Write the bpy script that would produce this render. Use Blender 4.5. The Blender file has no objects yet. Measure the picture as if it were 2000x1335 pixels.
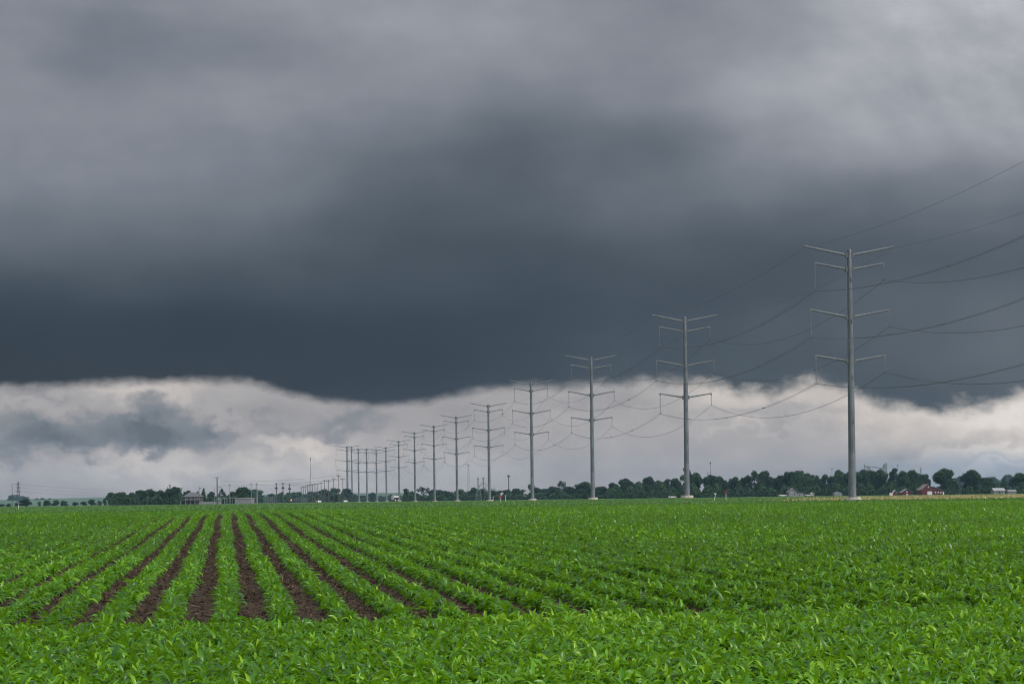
import bpy, math, random
import numpy as np
from mathutils import Vector, Matrix

random.seed(7)
rng = np.random.default_rng(11)
scene = bpy.context.scene
COL = scene.collection

# ------------------------------------------------------------------ camera
F = 3600.0            # focal length in pixels of a 2000 px wide frame
HC = 975.0            # horizon row at the frame centre
ROLL = math.radians(0.75)
CAMZ = 1.78
SR, CR = math.sin(ROLL), math.cos(ROLL)
cam_d = bpy.data.cameras.new('camera')
cam = bpy.data.objects.new('camera', cam_d)
COL.objects.link(cam)
scene.camera = cam
cam_d.sensor_width = 36.0
cam_d.lens = 36.0 * F / 2000.0
cam_d.shift_y = (HC - 667.5) / 2000.0
cam_d.clip_start = 0.1
cam_d.clip_end = 20000
cam.matrix_world = Matrix(((CR, SR, 0, 0), (0, 0, -1, 0), (-SR, CR, 0, CAMZ), (0, 0, 0, 1)))


def ray(px, py):
    a, b = (px - 1000) / F, (HC - py) / F
    return (CR * a + SR * b, 1.0, -SR * a + CR * b)


def at(px, py, d):
    r = ray(px, py)
    return Vector((r[0] * d, d, CAMZ + r[2] * d))


def xof(px, d):
    return ray(px, 975)[0] * d


def zof(px, py, d):
    return CAMZ + ray(px, py)[2] * d


_ky = [-400, 0, 18, 31.5, 43, 56, 72, 88, 103, 114, 130, 165, 230, 309, 426, 545, 700, 900, 1200, 2000, 9000]
_kz = [0, 0, .06, .2, .3, .42, .63, .86, 1.04, 1.06, .98, .9, .88, .92, 1.2, 1.3, 1.35, 1.45, 1.55, 1.6, 1.65]
_ty = np.concatenate([np.arange(-60, 400, 1.0), np.arange(400, 9001, 10.0)])
_tz = np.interp(_ty, _ky, _kz)
_n = int(np.sum(_ty < 400))
_k = np.ones(13) / 13.0
_sm = np.convolve(np.pad(_tz[:_n], 6, mode='edge'), _k, mode='valid')
_tz[6:_n - 6] = _sm[6:-6]


def zt(y):
    return np.interp(y, _ty, _tz)


def gz(y):
    return float(zt(y))


# ------------------------------------------------------------------ helpers
class MB:
    def __init__(self):
        self.v, self.f = [], []

    def add(self, vs, fs):
        o = len(self.v)
        self.v += [tuple(p) for p in vs]
        self.f += [tuple(i + o for i in f) for f in fs]
        return self

    def box(self, x0, x1, y0, y1, z0, z1):
        v = [(x, y, z) for z in (z0, z1) for y in (y0, y1) for x in (x0, x1)]
        return self.add(v, [(0, 2, 3, 1), (4, 5, 7, 6), (0, 1, 5, 4), (2, 6, 7, 3), (0, 4, 6, 2), (1, 3, 7, 5)])

    def tube(self, a, b, r0, r1=None, n=8, cap=True):
        r1 = r0 if r1 is None else r1
        a, b = Vector(a), Vector(b)
        d = (b - a).normalized()
        u = d.cross(Vector((0, 0, 1)) if abs(d.z) < .9 else Vector((1, 0, 0))).normalized()
        w = d.cross(u)
        vs = []
        for p, r in ((a, r0), (b, r1)):
            for i in range(n):
                t = 2 * math.pi * (i + .5) / n
                vs.append(p + u * (r * math.cos(t)) + w * (r * math.sin(t)))
        fs = [(i, (i + 1) % n, n + (i + 1) % n, n + i) for i in range(n)]
        if cap:
            fs += [tuple(range(n))[::-1], tuple(range(n, 2 * n))]
        return self.add(vs, fs)

    def path(self, pts, r, n=5):
        pts = [Vector(p) for p in pts]
        vs, fs = [], []
        for k, p in enumerate(pts):
            d = (pts[min(k + 1, len(pts) - 1)] - pts[max(k - 1, 0)]).normalized()
            u = d.cross(Vector((0, 0, 1))).normalized()
            w = u.cross(d)
            for i in range(n):
                t = 2 * math.pi * i / n
                vs.append(p + u * (r * math.cos(t)) + w * (r * math.sin(t)))
        for k in range(len(pts) - 1):
            for i in range(n):
                j = (i + 1) % n
                fs.append((k * n + i, k * n + j, (k + 1) * n + j, (k + 1) * n + i))
        return self.add(vs, fs)

    def lathe(self, prof, n=12, x=0, y=0):
        vs = [(x + r * math.cos(2 * math.pi * i / n), y + r * math.sin(2 * math.pi * i / n), z) for r, z in prof for i in range(n)]
        fs = []
        for k in range(len(prof) - 1):
            for i in range(n):
                j = (i + 1) % n
                fs.append((k * n + i, k * n + j, (k + 1) * n + j, (k + 1) * n + i))
        fs.append(tuple(range(n))[::-1])
        fs.append(tuple(range((len(prof) - 1) * n, len(prof) * n)))
        return self.add(vs, fs)

    def prism(self, prof, y0, y1):
        """profile in x,z pushed along y"""
        n = len(prof)
        vs = [(x, y0, z) for x, z in prof] + [(x, y1, z) for x, z in prof]
        fs = [tuple(range(n)), tuple(range(n, 2 * n))[::-1]]
        fs += [(i, n + i, n + (i + 1) % n, (i + 1) % n) for i in range(n)]
        return self.add(vs, fs)

    def mesh(self, name, mat=None, smooth=False):
        m = bpy.data.meshes.new(name)
        m.from_pydata(self.v, [], self.f)
        if mat:
            m.materials.append(mat)
        if smooth:
            m.polygons.foreach_set('use_smooth', [True] * len(m.polygons))
        m.update()
        return m

    def build(self, name, mat, parent=None, smooth=False):
        o = bpy.data.objects.new(name, self.mesh(name, mat, smooth))
        COL.objects.link(o)
        if parent is not None:
            o.parent = parent
        return o


def np_mesh(name, V, Q, mat, attrs=None):
    """quads only, from numpy arrays"""
    m = bpy.data.meshes.new(name)
    nq = len(Q)
    m.vertices.add(len(V))
    m.vertices.foreach_set('co', np.ascontiguousarray(V, np.float32).ravel())
    m.loops.add(nq * 4)
    m.loops.foreach_set('vertex_index', np.ascontiguousarray(Q, np.int32).ravel())
    m.polygons.add(nq)
    m.polygons.foreach_set('loop_start', np.arange(0, nq * 4, 4, dtype=np.int32))
    m.polygons.foreach_set('use_smooth', np.ones(nq, bool))
    for k, a in (attrs or {}).items():
        at_ = m.attributes.new(k, 'FLOAT', 'POINT')
        at_.data.foreach_set('value', np.ascontiguousarray(a, np.float32))
    m.materials.append(mat)
    m.update(calc_edges=True)
    return m


def link(name, mesh, parent=None):
    o = bpy.data.objects.new(name, mesh)
    COL.objects.link(o)
    if parent is not None:
        o.parent = parent
    return o


def tag(o, label=None, cat=None, group=None, kind=None):
    if label:
        o['label'] = label
    if cat:
        o['category'] = cat
    if group:
        o['group'] = group
    if kind:
        o['kind'] = kind
    return o


def thing(name, label, cat, loc, rz=0, group=None):
    o = bpy.data.objects.new(name, None)
    o.empty_display_size = .5
    COL.objects.link(o)
    o.location = loc
    o.rotation_euler = (0, 0, rz)
    return tag(o, label, cat, group)


def copy_tree(o, parent=None):
    c = o.copy()
    COL.objects.link(c)
    if parent is not None:
        c.parent = parent
    for ch in list(o.children):
        copy_tree(ch, c)
    return c


# ------------------------------------------------------------------ materials
def newmat(name):
    m = bpy.data.materials.new(name)
    m.use_nodes = True
    nt = m.node_tree
    for n in list(nt.nodes):
        nt.nodes.remove(n)
    return m, nt


def mat_noise(name, c1, c2, scale=1.0, rough=.7, metal=0.0, detail=4, stretch=(1, 1, 1), bump=0.0, spec=.4, coord='Object', pos=(.35, .65)):
    m, nt = newmat(name)
    N, L = nt.nodes, nt.links
    out = N.new('ShaderNodeOutputMaterial')
    b = N.new('ShaderNodeBsdfPrincipled')
    tc = N.new('ShaderNodeTexCoord')
    mp = N.new('ShaderNodeMapping')
    mp.inputs['Scale'].default_value = stretch
    L.new(tc.outputs[coord], mp.inputs['Vector'])
    no = N.new('ShaderNodeTexNoise')
    no.inputs['Scale'].default_value = scale
    no.inputs['Detail'].default_value = detail
    L.new(mp.outputs[0], no.inputs['Vector'])
    r = N.new('ShaderNodeValToRGB')
    r.color_ramp.elements[0].position = pos[0]
    r.color_ramp.elements[1].position = pos[1]
    r.color_ramp.elements[0].color = (*c1, 1)
    r.color_ramp.elements[1].color = (*c2, 1)
    L.new(no.outputs['Fac'], r.inputs[0])
    L.new(r.outputs[0], b.inputs['Base Color'])
    b.inputs['Roughness'].default_value = rough
    b.inputs['Metallic'].default_value = metal
    b.inputs['Specular IOR Level'].default_value = spec
    if bump:
        bu = N.new('ShaderNodeBump')
        bu.inputs['Strength'].default_value = bump
        bu.inputs['Distance'].default_value = .05
        L.new(no.outputs['Fac'], bu.inputs['Height'])
        L.new(bu.outputs[0], b.inputs['Normal'])
    L.new(b.outputs[0], out.inputs[0])
    return m


def mat_leaf(name, stops, rough=.42, spec=.5, transl=.3, objrand=0.0, tcol=(.20, .42, .010)):
    """leaf: colour ramp over the per-plant 'tint' attribute (plus a per-object random)"""
    m, nt = newmat(name)
    N, L = nt.nodes, nt.links
    out = N.new('ShaderNodeOutputMaterial')
    b = N.new('ShaderNodeBsdfPrincipled')
    a = N.new('ShaderNodeAttribute')
    a.attribute_name = 'tint'
    r = N.new('ShaderNodeValToRGB')
    while len(r.color_ramp.elements) < len(stops):
        r.color_ramp.elements.new(.5)
    for e, (p, c) in zip(r.color_ramp.elements, stops):
        e.position = p
        e.color = (*c, 1)
    src = a.outputs['Fac']
    if objrand:
        oi = N.new('ShaderNodeObjectInfo')
        mm = N.new('ShaderNodeMath')
        mm.operation = 'MULTIPLY_ADD'
        L.new(oi.outputs['Random'], mm.inputs[0])
        mm.inputs[1].default_value = objrand
        L.new(src, mm.inputs[2])
        src = mm.outputs[0]
    L.new(src, r.inputs[0])
    L.new(r.outputs[0], b.inputs['Base Color'])
    b.inputs['Roughness'].default_value = rough
    b.inputs['Specular IOR Level'].default_value = spec
    if transl:
        t = N.new('ShaderNodeBsdfTranslucent')
        t.inputs['Color'].default_value = (*tcol, 1)
        mx = N.new('ShaderNodeMixShader')
        mx.inputs[0].default_value = transl
        L.new(b.outputs[0], mx.inputs[1])
        L.new(t.outputs[0], mx.inputs[2])
        L.new(mx.outputs[0], out.inputs[0])
    else:
        L.new(b.outputs[0], out.inputs[0])
    return m


def mat_emit(name, col, s):
    m, nt = newmat(name)
    out = nt.nodes.new('ShaderNodeOutputMaterial')
    e = nt.nodes.new('ShaderNodeEmission')
    e.inputs[0].default_value = (*col, 1)
    e.inputs[1].default_value = s
    nt.links.new(e.outputs[0], out.inputs[0])
    return m


M = {}
M['steel'] = mat_noise('weathered_steel', (.080, .092, .110), (.136, .152, .176), 1.2, .5, .25, 6, (1, 1, .25))
M['steel_halo'] = mat_noise('halo_lightened_steel', (.098, .112, .132), (.158, .175, .20), 1.5, .5, .2, 6, (1, 1, .3))  # pole steel again, lightened to paint a faint bright halo on the pole feet
M['arm'] = mat_noise('arm_steel', (.10, .11, .125), (.15, .16, .18), 2.0, .5, .3, 4)
M['bracket'] = mat_noise('bracket_steel', (.06, .065, .07), (.10, .105, .11), 3.0, .55, .2, 3)
M['concrete'] = mat_noise('concrete', (.30, .25, .22), (.52, .47, .43), 2.2, .85, 0, 6, bump=.2)
M['porcelain'] = mat_noise('insulator_polymer', (.10, .11, .12), (.17, .18, .19), 3, .35)
M['wire'] = mat_noise('wire_metal', (.025, .028, .03), (.045, .048, .05), 2, .6, .2)
M['wood'] = mat_noise('pole_wood', (.045, .04, .036), (.085, .075, .065), 3, .85, 0, 4, (1, 1, .2))
M['palepole'] = mat_noise('pale_steel', (.16, .175, .19), (.24, .255, .27), 2, .55, .2)
M['darksteel'] = mat_noise('dark_steel', (.03, .033, .037), (.055, .058, .062), 2, .6, .2)
M['white'] = mat_noise('white_paint', (.46, .46, .46), (.60, .60, .59), 2, .55)
M['grayroof'] = mat_noise('gray_roof', (.11, .115, .125), (.17, .175, .185), 1.5, .7)
M['paleroof'] = mat_noise('pale_roof', (.17, .18, .19), (.25, .26, .27), 1.5, .7)
M['darkroof'] = mat_noise('dark_roof', (.10, .085, .085), (.17, .14, .14), 1.5, .8)
M['redbarn'] = mat_noise('red_boards', (.060, .006, .011), (.10, .012, .017), 1.4, .75, 0, 4, (6, 6, .4))
M['brick'] = mat_noise('red_brick', (.045, .03, .03), (.075, .05, .045), 4, .85)
M['siding'] = mat_noise('pale_siding', (.13, .14, .15), (.19, .20, .205), 1.5, .7, 0, 4, (.4, .4, 6))
M['metalwall'] = mat_noise('shed_metal', (.14, .135, .15), (.20, .195, .21), 1.2, .6, .1)
M['slate'] = mat_noise('slate_roof', (.050, .055, .065), (.085, .09, .10), 1.5, .75)
M['dullred'] = mat_noise('dull_red_sign', (.055, .018, .022), (.09, .03, .034), 4, .6)
M['glass'] = mat_noise('dark_glass', (.012, .015, .02), (.03, .035, .04), 2, .15, 0, 2, spec=.6)
M['rubber'] = mat_noise('rubber', (.012, .012, .013), (.03, .03, .03), 6, .8)
M['redsign'] = mat_noise('red_sign', (.24, .02, .024), (.34, .03, .035), 4, .5)
M['elev'] = mat_noise('elevator_steel', (.13, .15, .18), (.2, .22, .25), .5, .55, .3)
M['bark'] = mat_noise('bark', (.03, .026, .022), (.06, .05, .042), 4, .9)
M['gravel'] = mat_noise('gravel_road', (.22, .21, .20), (.34, .32, .30), .6, .9)
M['asphalt'] = mat_noise('asphalt', (.10, .10, .10), (.16, .16, .155), .4, .9)
M['lamp'] = mat_emit('signal_lamp', (1.0, .30, .10), 1.4)
M['headlamp'] = mat_emit('headlight', (1.0, .95, .85), 1.0)
M['corn'] = mat_leaf('corn_leaf', [(0, (.017, .070, .009)), (.45, (.046, .155, .007)), (.75, (.092, .25, .008)), (1, (.18, .35, .009))], .33, .27, .32)
M['tree'] = mat_leaf('tree_leaf', [(0, (.006, .020, .010)), (.5, (.014, .040, .015)), (1.0, (.034, .080, .020))], .7, .2, .12, .5, (.05, .09, .02))
M['residue'] = mat_leaf('stalk_residue', [(0, (.022, .013, .008)), (.5, (.075, .047, .029)), (1, (.20, .14, .095))], .85, .2, 0)
M['stubble'] = mat_leaf('straw', [(0, (.08, .13, .025)), (.3, (.30, .25, .11)), (1, (.58, .47, .28))], .85, .2, .15, 0, (.4, .3, .12))
M['weed'] = mat_leaf('weed_leaf', [(0, (.03, .08, .015)), (1, (.07, .16, .03))], .6, .3, .2)


# ------------------------------------------------------------------ sky
def uv(px, py):
    r = ray(px, py)
    az = math.atan2(r[0], 1.0)
    el = math.atan2(r[2], math.hypot(r[0], 1.0))
    return az * 3.6, el * 3.6


def lin(c):
    c = c / 255.0
    return c / 12.92 if c <= .04045 else ((c + .055) / 1.055) ** 2.4


EXEC_SKY = True
SUN_EL, SUN_AZ = math.radians(42), math.radians(125)   # azimuth clockwise from +Y: behind the camera, to the right

world = bpy.data.worlds.new("World")
scene.world = world
world.use_nodes = True
wt = world.node_tree
for n in list(wt.nodes):
    wt.nodes.remove(n)
WN, WL = wt.nodes, wt.links


def mth(op, a, b=None, c=None, clamp=False):
    n = WN.new('ShaderNodeMath')
    n.operation = op
    n.use_clamp = clamp
    for i, x in enumerate((a, b, c)):
        if x is None:
            continue
        if isinstance(x, (int, float)):
            n.inputs[i].default_value = x
        else:
            WL.new(x, n.inputs[i])
    return n.outputs[0]


def sstep(x, lo, hi):
    n = WN.new('ShaderNodeMapRange')
    n.interpolation_type = 'SMOOTHSTEP'
    WL.new(x, n.inputs['Value'])
    n.inputs['From Min'].default_value = lo
    n.inputs['From Max'].default_value = hi
    return n.outputs['Result']


def comb(x, y, z=0.0):
    n = WN.new('ShaderNodeCombineXYZ')
    for i, s in enumerate((x, y, z)):
        if isinstance(s, (int, float)):
            n.inputs[i].default_value = s
        else:
            WL.new(s, n.inputs[i])
    return n.outputs[0]


def noise(vec, scale, detail=4, rough=.5):
    n = WN.new('ShaderNodeTexNoise')
    n.inputs['Scale'].default_value = scale
    n.inputs['Detail'].default_value = detail
    n.inputs['Roughness'].default_value = rough
    WL.new(vec, n.inputs['Vector'])
    return n.outputs['Fac'], n.outputs['Color']


def fcurve(x, pts):
    n = WN.new('ShaderNodeFloatCurve')
    c = n.mapping.curves[0]
    pts = sorted(pts)
    c.points[0].location = pts[0]
    c.points[1].location = pts[-1]
    for p in pts[1:-1]:
        c.points.new(*p)
    n.mapping.extend = 'HORIZONTAL'
    n.mapping.update()
    WL.new(x, n.inputs['Value'])
    return n.outputs[0]


def mixc(f, a, b):
    n = WN.new('ShaderNodeMix')
    n.data_type = 'RGBA'
    for k, s in ((0, f), (6, a), (7, b)):
        if isinstance(s, tuple):
            n.inputs[k].default_value = (*s, 1)
        elif isinstance(s, (int, float)):
            n.inputs[k].default_value = s
        else:
            WL.new(s, n.inputs[k])
    return n.outputs[2]


def ramp(x, stops):
    n = WN.new('ShaderNodeValToRGB')
    while len(n.color_ramp.elements) < len(stops):
        n.color_ramp.elements.new(.5)
    for e, (p, c) in zip(n.color_ramp.elements, stops):
        e.position = p / 255.0
        e.color = (lin(c[0]), lin(c[1]), lin(c[2]), 1)
    WL.new(x, n.inputs[0])
    return n.outputs[0]


tc = WN.new('ShaderNodeTexCoord')
sp = WN.new('ShaderNodeSeparateXYZ')
WL.new(tc.outputs['Generated'], sp.inputs[0])
DX, DY, DZ = sp.outputs
az = mth('ARCTAN2', DX, DY)
el = mth('ARCTAN2', DZ, mth('SQRT', mth('ADD', mth('MULTIPLY', DX, DX), mth('MULTIPLY', DY, DY))))
U0 = mth('MULTIPLY', az, 3.6)
V0 = mth('MULTIPLY', el, 3.6)
pv = comb(U0, mth('MULTIPLY', V0, 1.9))
_, w1 = noise(pv, 2.2, 3)
w1s = WN.new('ShaderNodeSeparateColor')
WL.new(w1, w1s.inputs[0])
U = mth('MULTIPLY_ADD', mth('SUBTRACT', w1s.outputs[0], .5), .28, U0)
V = mth('MULTIPLY_ADD', mth('SUBTRACT', w1s.outputs[1], .5), .10, V0)

# cloud deck: brightness read along vertical profiles, one every 250 px of azimuth
DECK_X = [0, 250, 500, 750, 1000, 1250, 1500, 1750, 2000]
DECK_Y = [0, 90, 180, 270, 360, 420, 500, 580, 660, 720, 790]
DECK = [
    [144, 134, 144, 152, 148, 138, 149, 162, 172],
    [136, 121, 135, 150, 147, 141, 151, 166, 173],
    [140, 138, 143, 138, 126, 134, 154, 162, 166],
    [136, 138, 130, 114, 100, 105, 140, 152, 155],
    [130, 129, 120, 98, 92, 105, 122, 108, 122],
    [115, 114, 103, 88, 90, 100, 98, 95, 100],
    [93, 92, 85, 77, 76, 82, 80, 84, 88],
    [67, 70, 68, 66, 65, 71, 79, 88, 96],
    [44, 47, 49, 52, 59, 71, 82, 89, 96],
    [36, 39, 43, 48, 58, 70, 79, 83, 90],
    [34, 37, 41, 48, 58, 68, 77, 75, 84],
]
VM = 1.1
Vn = mth('DIVIDE', V, VM, clamp=True)
us = [uv(x, 400)[0] for x in DECK_X]
ustep = (us[-1] - us[0]) / 8
Uc = mth('MINIMUM', mth('MAXIMUM', U, us[0]), us[-1])
tt = mth('DIVIDE', mth('SUBTRACT', Uc, us[0]), ustep)
tot = None
for i, x in enumerate(DECK_X):
    pts = [(uv(x, y)[1] / VM, DECK[j][i] / 255.0) for j, y in enumerate(DECK_Y)]
    c = fcurve(Vn, pts)
    w = mth('SUBTRACT', 1.0, sstep(mth('ABSOLUTE', mth('SUBTRACT', tt, float(i))), 0.0, 1.0))
    p = mth('MULTIPLY', c, w)
    tot = p if tot is None else mth('ADD', tot, p)
# soft streaks and small-scale mottling of the deck
nA, _ = noise(comb(mth('MULTIPLY_ADD', V0, -.5, U0), mth('MULTIPLY', V0, 2.6)), 2.4, 6, .5)
nB, _ = noise(comb(U0, mth('MULTIPLY', V0, 1.5), 4.0), 9.0, 4, .5)
amp = mth('MULTIPLY_ADD', mth('SUBTRACT', nA, .5), .26, 1.0)
amp = mth('MULTIPLY_ADD', mth('SUBTRACT', nB, .5), .10, amp)
nF, _ = noise(comb(mth('ADD', U0, mth('MULTIPLY', V0, .6)), mth('MULTIPLY', V0, 1.2), 7.0), 5.5, 6, .55)
puff = mth('MULTIPLY', sstep(U0, uv(1350, 200)[0], uv(1900, 200)[0]), sstep(V0, uv(1800, 420)[1], uv(1800, 150)[1]))
amp = mth('ADD', amp, mth('MULTIPLY', mth('SUBTRACT', nF, .5), mth('MULTIPLY_ADD', puff, .42, .09)))
deckL = mth('MULTIPLY', tot, amp)
deck = ramp(deckL, [(30, (21, 26, 36)), (50, (36, 45, 57)), (60, (45, 55, 66)), (78, (65, 73, 82)), (97, (87, 94, 102)), (126, (119, 124, 133)), (140, (135, 138, 146)), (152, (147, 150, 158)), (172, (169, 171, 176)), (200, (198, 200, 203))])

# bright band under the deck
LOW_Y = [700, 760, 800, 850, 890, 925, 960, 985]
LOW_X = [0, 400, 800, 1200, 1500, 1750, 2000]
LOW = [
    [162, 160, 160, 166, 190, 188, 186],
    [164, 165, 160, 168, 200, 198, 202],
    [160, 160, 159, 164, 180, 202, 220],
    [154, 156, 159, 159, 166, 184, 204],
    [164, 172, 168, 158, 158, 160, 176],
    [168, 174, 166, 155, 148, 134, 136],
    [156, 162, 161, 152, 143, 130, 130],
    [148, 154, 156, 149, 142, 130, 128],
]
tot = None
lu = [uv(x, 860)[0] for x in LOW_X]
Vl = mth('DIVIDE', V, .4, clamp=True)
for i, x in enumerate(LOW_X):
    pts = [(max(0.0, uv(x, y)[1] / .4), LOW[j][i] / 255.0) for j, y in enumerate(LOW_Y)]
    pts = [p for k, p in enumerate(sorted(pts)) if k == 0 or p[0] > sorted(pts)[k - 1][0] + 1e-4]
    c = fcurve(Vl, pts)
    w = None
    if i > 0:
        w = sstep(U, lu[i - 1], lu[i])
    if i < len(LOW_X) - 1:
        w2 = mth('SUBTRACT', 1.0, sstep(U, lu[i], lu[i + 1]))
        w = w2 if w is None else mth('MULTIPLY', w, w2)
    p = mth('MULTIPLY', c, w)
    tot = p if tot is None else mth('ADD', tot, p)
nC, nCc = noise(comb(U0, mth('MULTIPLY', V0, 2.2), 9.0), 6.0, 7, .55)
ncs = WN.new('ShaderNodeSeparateColor')
WL.new(nCc, ncs.inputs[0])
nD, nDc = noise(comb(U0, mth('MULTIPLY', V0, 1.3), 2.0), 13.0, 7, .6)
nds = WN.new('ShaderNodeSeparateColor')
WL.new(nDc, nds.inputs[0])
lowL = mth('ADD', tot, mth('MULTIPLY', mth('SUBTRACT', nC, .5), .14))
U2 = mth('ADD', mth('MULTIPLY_ADD', mth('SUBTRACT', ncs.outputs[0], .5), .16, U0), mth('MULTIPLY', mth('SUBTRACT', nds.outputs[0], .5), .14))
V2 = mth('ADD', mth('MULTIPLY_ADD', mth('SUBTRACT', ncs.outputs[1], .5), .09, V0), mth('MULTIPLY', mth('SUBTRACT', nds.outputs[1], .5), .15))
# scud clouds and bright billows: centre x, y, half width, half height, brightness change, edge softness
BLOBS = [
    (20, 850, 110, 46, -24, .35), (190, 852, 120, 38, -26, .35), (325, 840, 80, 44, -26, .35), (440, 842, 50, 20, -20, .4), (270, 845, 120, 30, -14, .8),
    (300, 795, 26, 18, -16, .8), (90, 885, 140, 22, -18, .8), (680, 828, 65, 24, -26, .8), (560, 836, 40, 8, -12, .8), (120, 830, 40, 16, 10, .9), (60, 835, 40, 10, -8, .8),
    (70, 764, 60, 12, -16, .8), (280, 762, 100, 17, 24, .9), (420, 768, 120, 26, 4, 1.0),
    (590, 858, 45, 20, 26, .7), (640, 872, 60, 22, 16, .8), (320, 902, 120, 18, 14, .7), (500, 915, 90, 20, 14, .7), (660, 925, 60, 16, 10, .9),
    (420, 896, 60, 12, -10, .9),
    (1480, 772, 120, 24, 12, .9), (1610, 806, 80, 16, -12, .9), (1400, 800, 120, 14, -8, .9), (1180, 775, 140, 16, -8, .9), (1560, 790, 120, 40, -16, 1.0), (1690, 775, 30, 40, 10, .8), (1620, 800, 30, 18, 12, .9),
    (1900, 835, 170, 40, 12, .9), (1960, 880, 120, 12, 22, .8), (1905, 862, 70, 14, -14, .9), (1850, 872, 40, 10, 14, .9), (1790, 895, 60, 10, 10, .9),
    (1950, 918, 50, 8, 18, .9), (1860, 905, 26, 10, 14, .9), (1480, 845, 50, 7, 12, 1.0), (1385, 848, 40, 5, 8, 1.0),
]
for (bx, by, sx, sy, da, soft) in BLOBS:
    cu, cv = uv(bx, by)
    du = mth('DIVIDE', mth('SUBTRACT', U2, cu), sx / 1000.0)
    dv = mth('DIVIDE', mth('SUBTRACT', V2, cv), sy / 1000.0)
    q = mth('SQRT', mth('ADD', mth('MULTIPLY', du, du), mth('MULTIPLY', dv, dv)))
    g = mth('SUBTRACT', 1.0, sstep(q, 1.0 - soft, 1.0 + soft))
    lowL = mth('MULTIPLY_ADD', g, da / 255.0, lowL)
billow = mth('MULTIPLY', sstep(U0, uv(1500, 850)[0], uv(1850, 850)[0]), mth('MULTIPLY', sstep(V0, uv(1900, 915)[1], uv(1900, 860)[1]), .16))
lowL = mth('MULTIPLY_ADD', mth('SUBTRACT', nD, .5), mth('ADD', billow, .07), lowL)
low = ramp(lowL, [(95, (90, 96, 104)), (125, (122, 126, 132)), (150, (150, 147, 149)), (172, (175, 170, 168)), (195, (203, 194, 187)), (225, (229, 221, 213))])
# clearer blue-grey air low on the right
bu, bv = uv(1850, 915)
gb = mth('MULTIPLY', sstep(U2, uv(1560, 900)[0], uv(1800, 900)[0]), mth('SUBTRACT', 1.0, sstep(V2, uv(1850, 925)[1], uv(1850, 860)[1])))
low = mixc(mth('MULTIPLY', gb, .55), low, mixc(lowL, (lin(70), lin(96), lin(122)), (lin(205), lin(212), lin(220))))

# lower edge of the deck: height against azimuth
EDGE = [(-700, 748), (-200, 750), (0, 752), (100, 750), (200, 745), (300, 741), (400, 741), (470, 742), (530, 754), (600, 770), (660, 781), (750, 785), (830, 780), (900, 768), (960, 755),
        (1020, 754), (1100, 752), (1200, 750), (1300, 748), (1380, 752), (1430, 762), (1480, 764), (1530, 754), (1580, 748), (1640, 756), (1690, 778), (1740, 794), (1800, 800), (1860, 801), (1920, 796), (1965, 782), (2010, 768), (2200, 740), (2700, 735)]
UR = 2.0
edge = fcurve(mth('MULTIPLY_ADD', U0, 1 / (2 * UR), .5, clamp=True), [((uv(x, y)[0] + UR) / (2 * UR), uv(x, y)[1]) for x, y in EDGE])
ev = mth('SUBTRACT', V0, edge)
ev = mth('MULTIPLY_ADD', mth('SUBTRACT', nC, .5), .012, ev)
rag = mth('MULTIPLY_ADD', sstep(U0, uv(1050, 700)[0], uv(1350, 700)[0]), .068, .030)
nG, _ = noise(comb(U0, mth('MULTIPLY', V0, 1.6), 5.0), 34.0, 6, .6)
ev = mth('ADD', mth('MULTIPLY_ADD', mth('SUBTRACT', nG, .5), .016, ev), mth('MULTIPLY', mth('SUBTRACT', nD, .5), rag))
soften = mth('MULTIPLY_ADD', sstep(U0, uv(900, 740)[0], uv(1350, 740)[0]), -.42, 1.0)
mask = sstep(mth('MULTIPLY', mth('ADD', ev, .008), soften), -.009, .019)
front = mixc(mask, low, deck)
# the storm front fills the view ahead; overhead and behind, the overcast is thin and bright
hi = sstep(el, .34, .85)
dotr = mth('ADD', mth('MULTIPLY', DX, math.sin(2.3)), mth('MULTIPLY', DY, math.cos(2.3)))
beh = mth('MULTIPLY', sstep(dotr, -.3, .6), sstep(el, .0, .25))
bright = mth('MAXIMUM', hi, beh)
nE, _ = noise(tc.outputs['Generated'], 3.0, 5, .55)
over = mixc(nE, (.44, .45, .47), (.80, .79, .77))
dim = WN.new('ShaderNodeVectorMath')
dim.operation = 'SCALE'
WL.new(front, dim.inputs[0])
dim.inputs['Scale'].default_value = 2 ** -1.0
cloud = mixc(bright, dim.outputs[0], over)
bg = WN.new('ShaderNodeBackground')
WL.new(cloud, bg.inputs[0])
bg.inputs[1].default_value = 1.0
sky = WN.new('ShaderNodeTexSky')
sky.sky_type = 'NISHITA'
sky.sun_disc = False
sky.sun_elevation = SUN_EL
sky.sun_rotation = SUN_AZ
bg2 = WN.new('ShaderNodeBackground')
WL.new(sky.outputs[0], bg2.inputs[0])
bg2.inputs[1].default_value = .06
mxs = WN.new('ShaderNodeMixShader')
mxs.inputs[0].default_value = .97
WL.new(bg2.outputs[0], mxs.inputs[1])
WL.new(bg.outputs[0], mxs.inputs[2])
wo = WN.new('ShaderNodeOutputWorld')
WL.new(mxs.outputs[0], wo.inputs[0])
world.cycles.sampling_method = 'MANUAL'
world.cycles.sample_map_resolution = 512

sun_d = bpy.data.lights.new('sun', 'SUN')
sun_d.energy = 1.5
sun_d.angle = math.radians(10)
sun_d.color = (1.0, .96, .90)
sun = bpy.data.objects.new('sun', sun_d)
COL.objects.link(sun)
sd = Vector((math.sin(SUN_AZ) * math.cos(SUN_EL), math.cos(SUN_AZ) * math.cos(SUN_EL), math.sin(SUN_EL)))
sun.rotation_euler = sd.to_track_quat('Z', 'Y').to_euler()
sun.location = (30, -30, 60)

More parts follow.
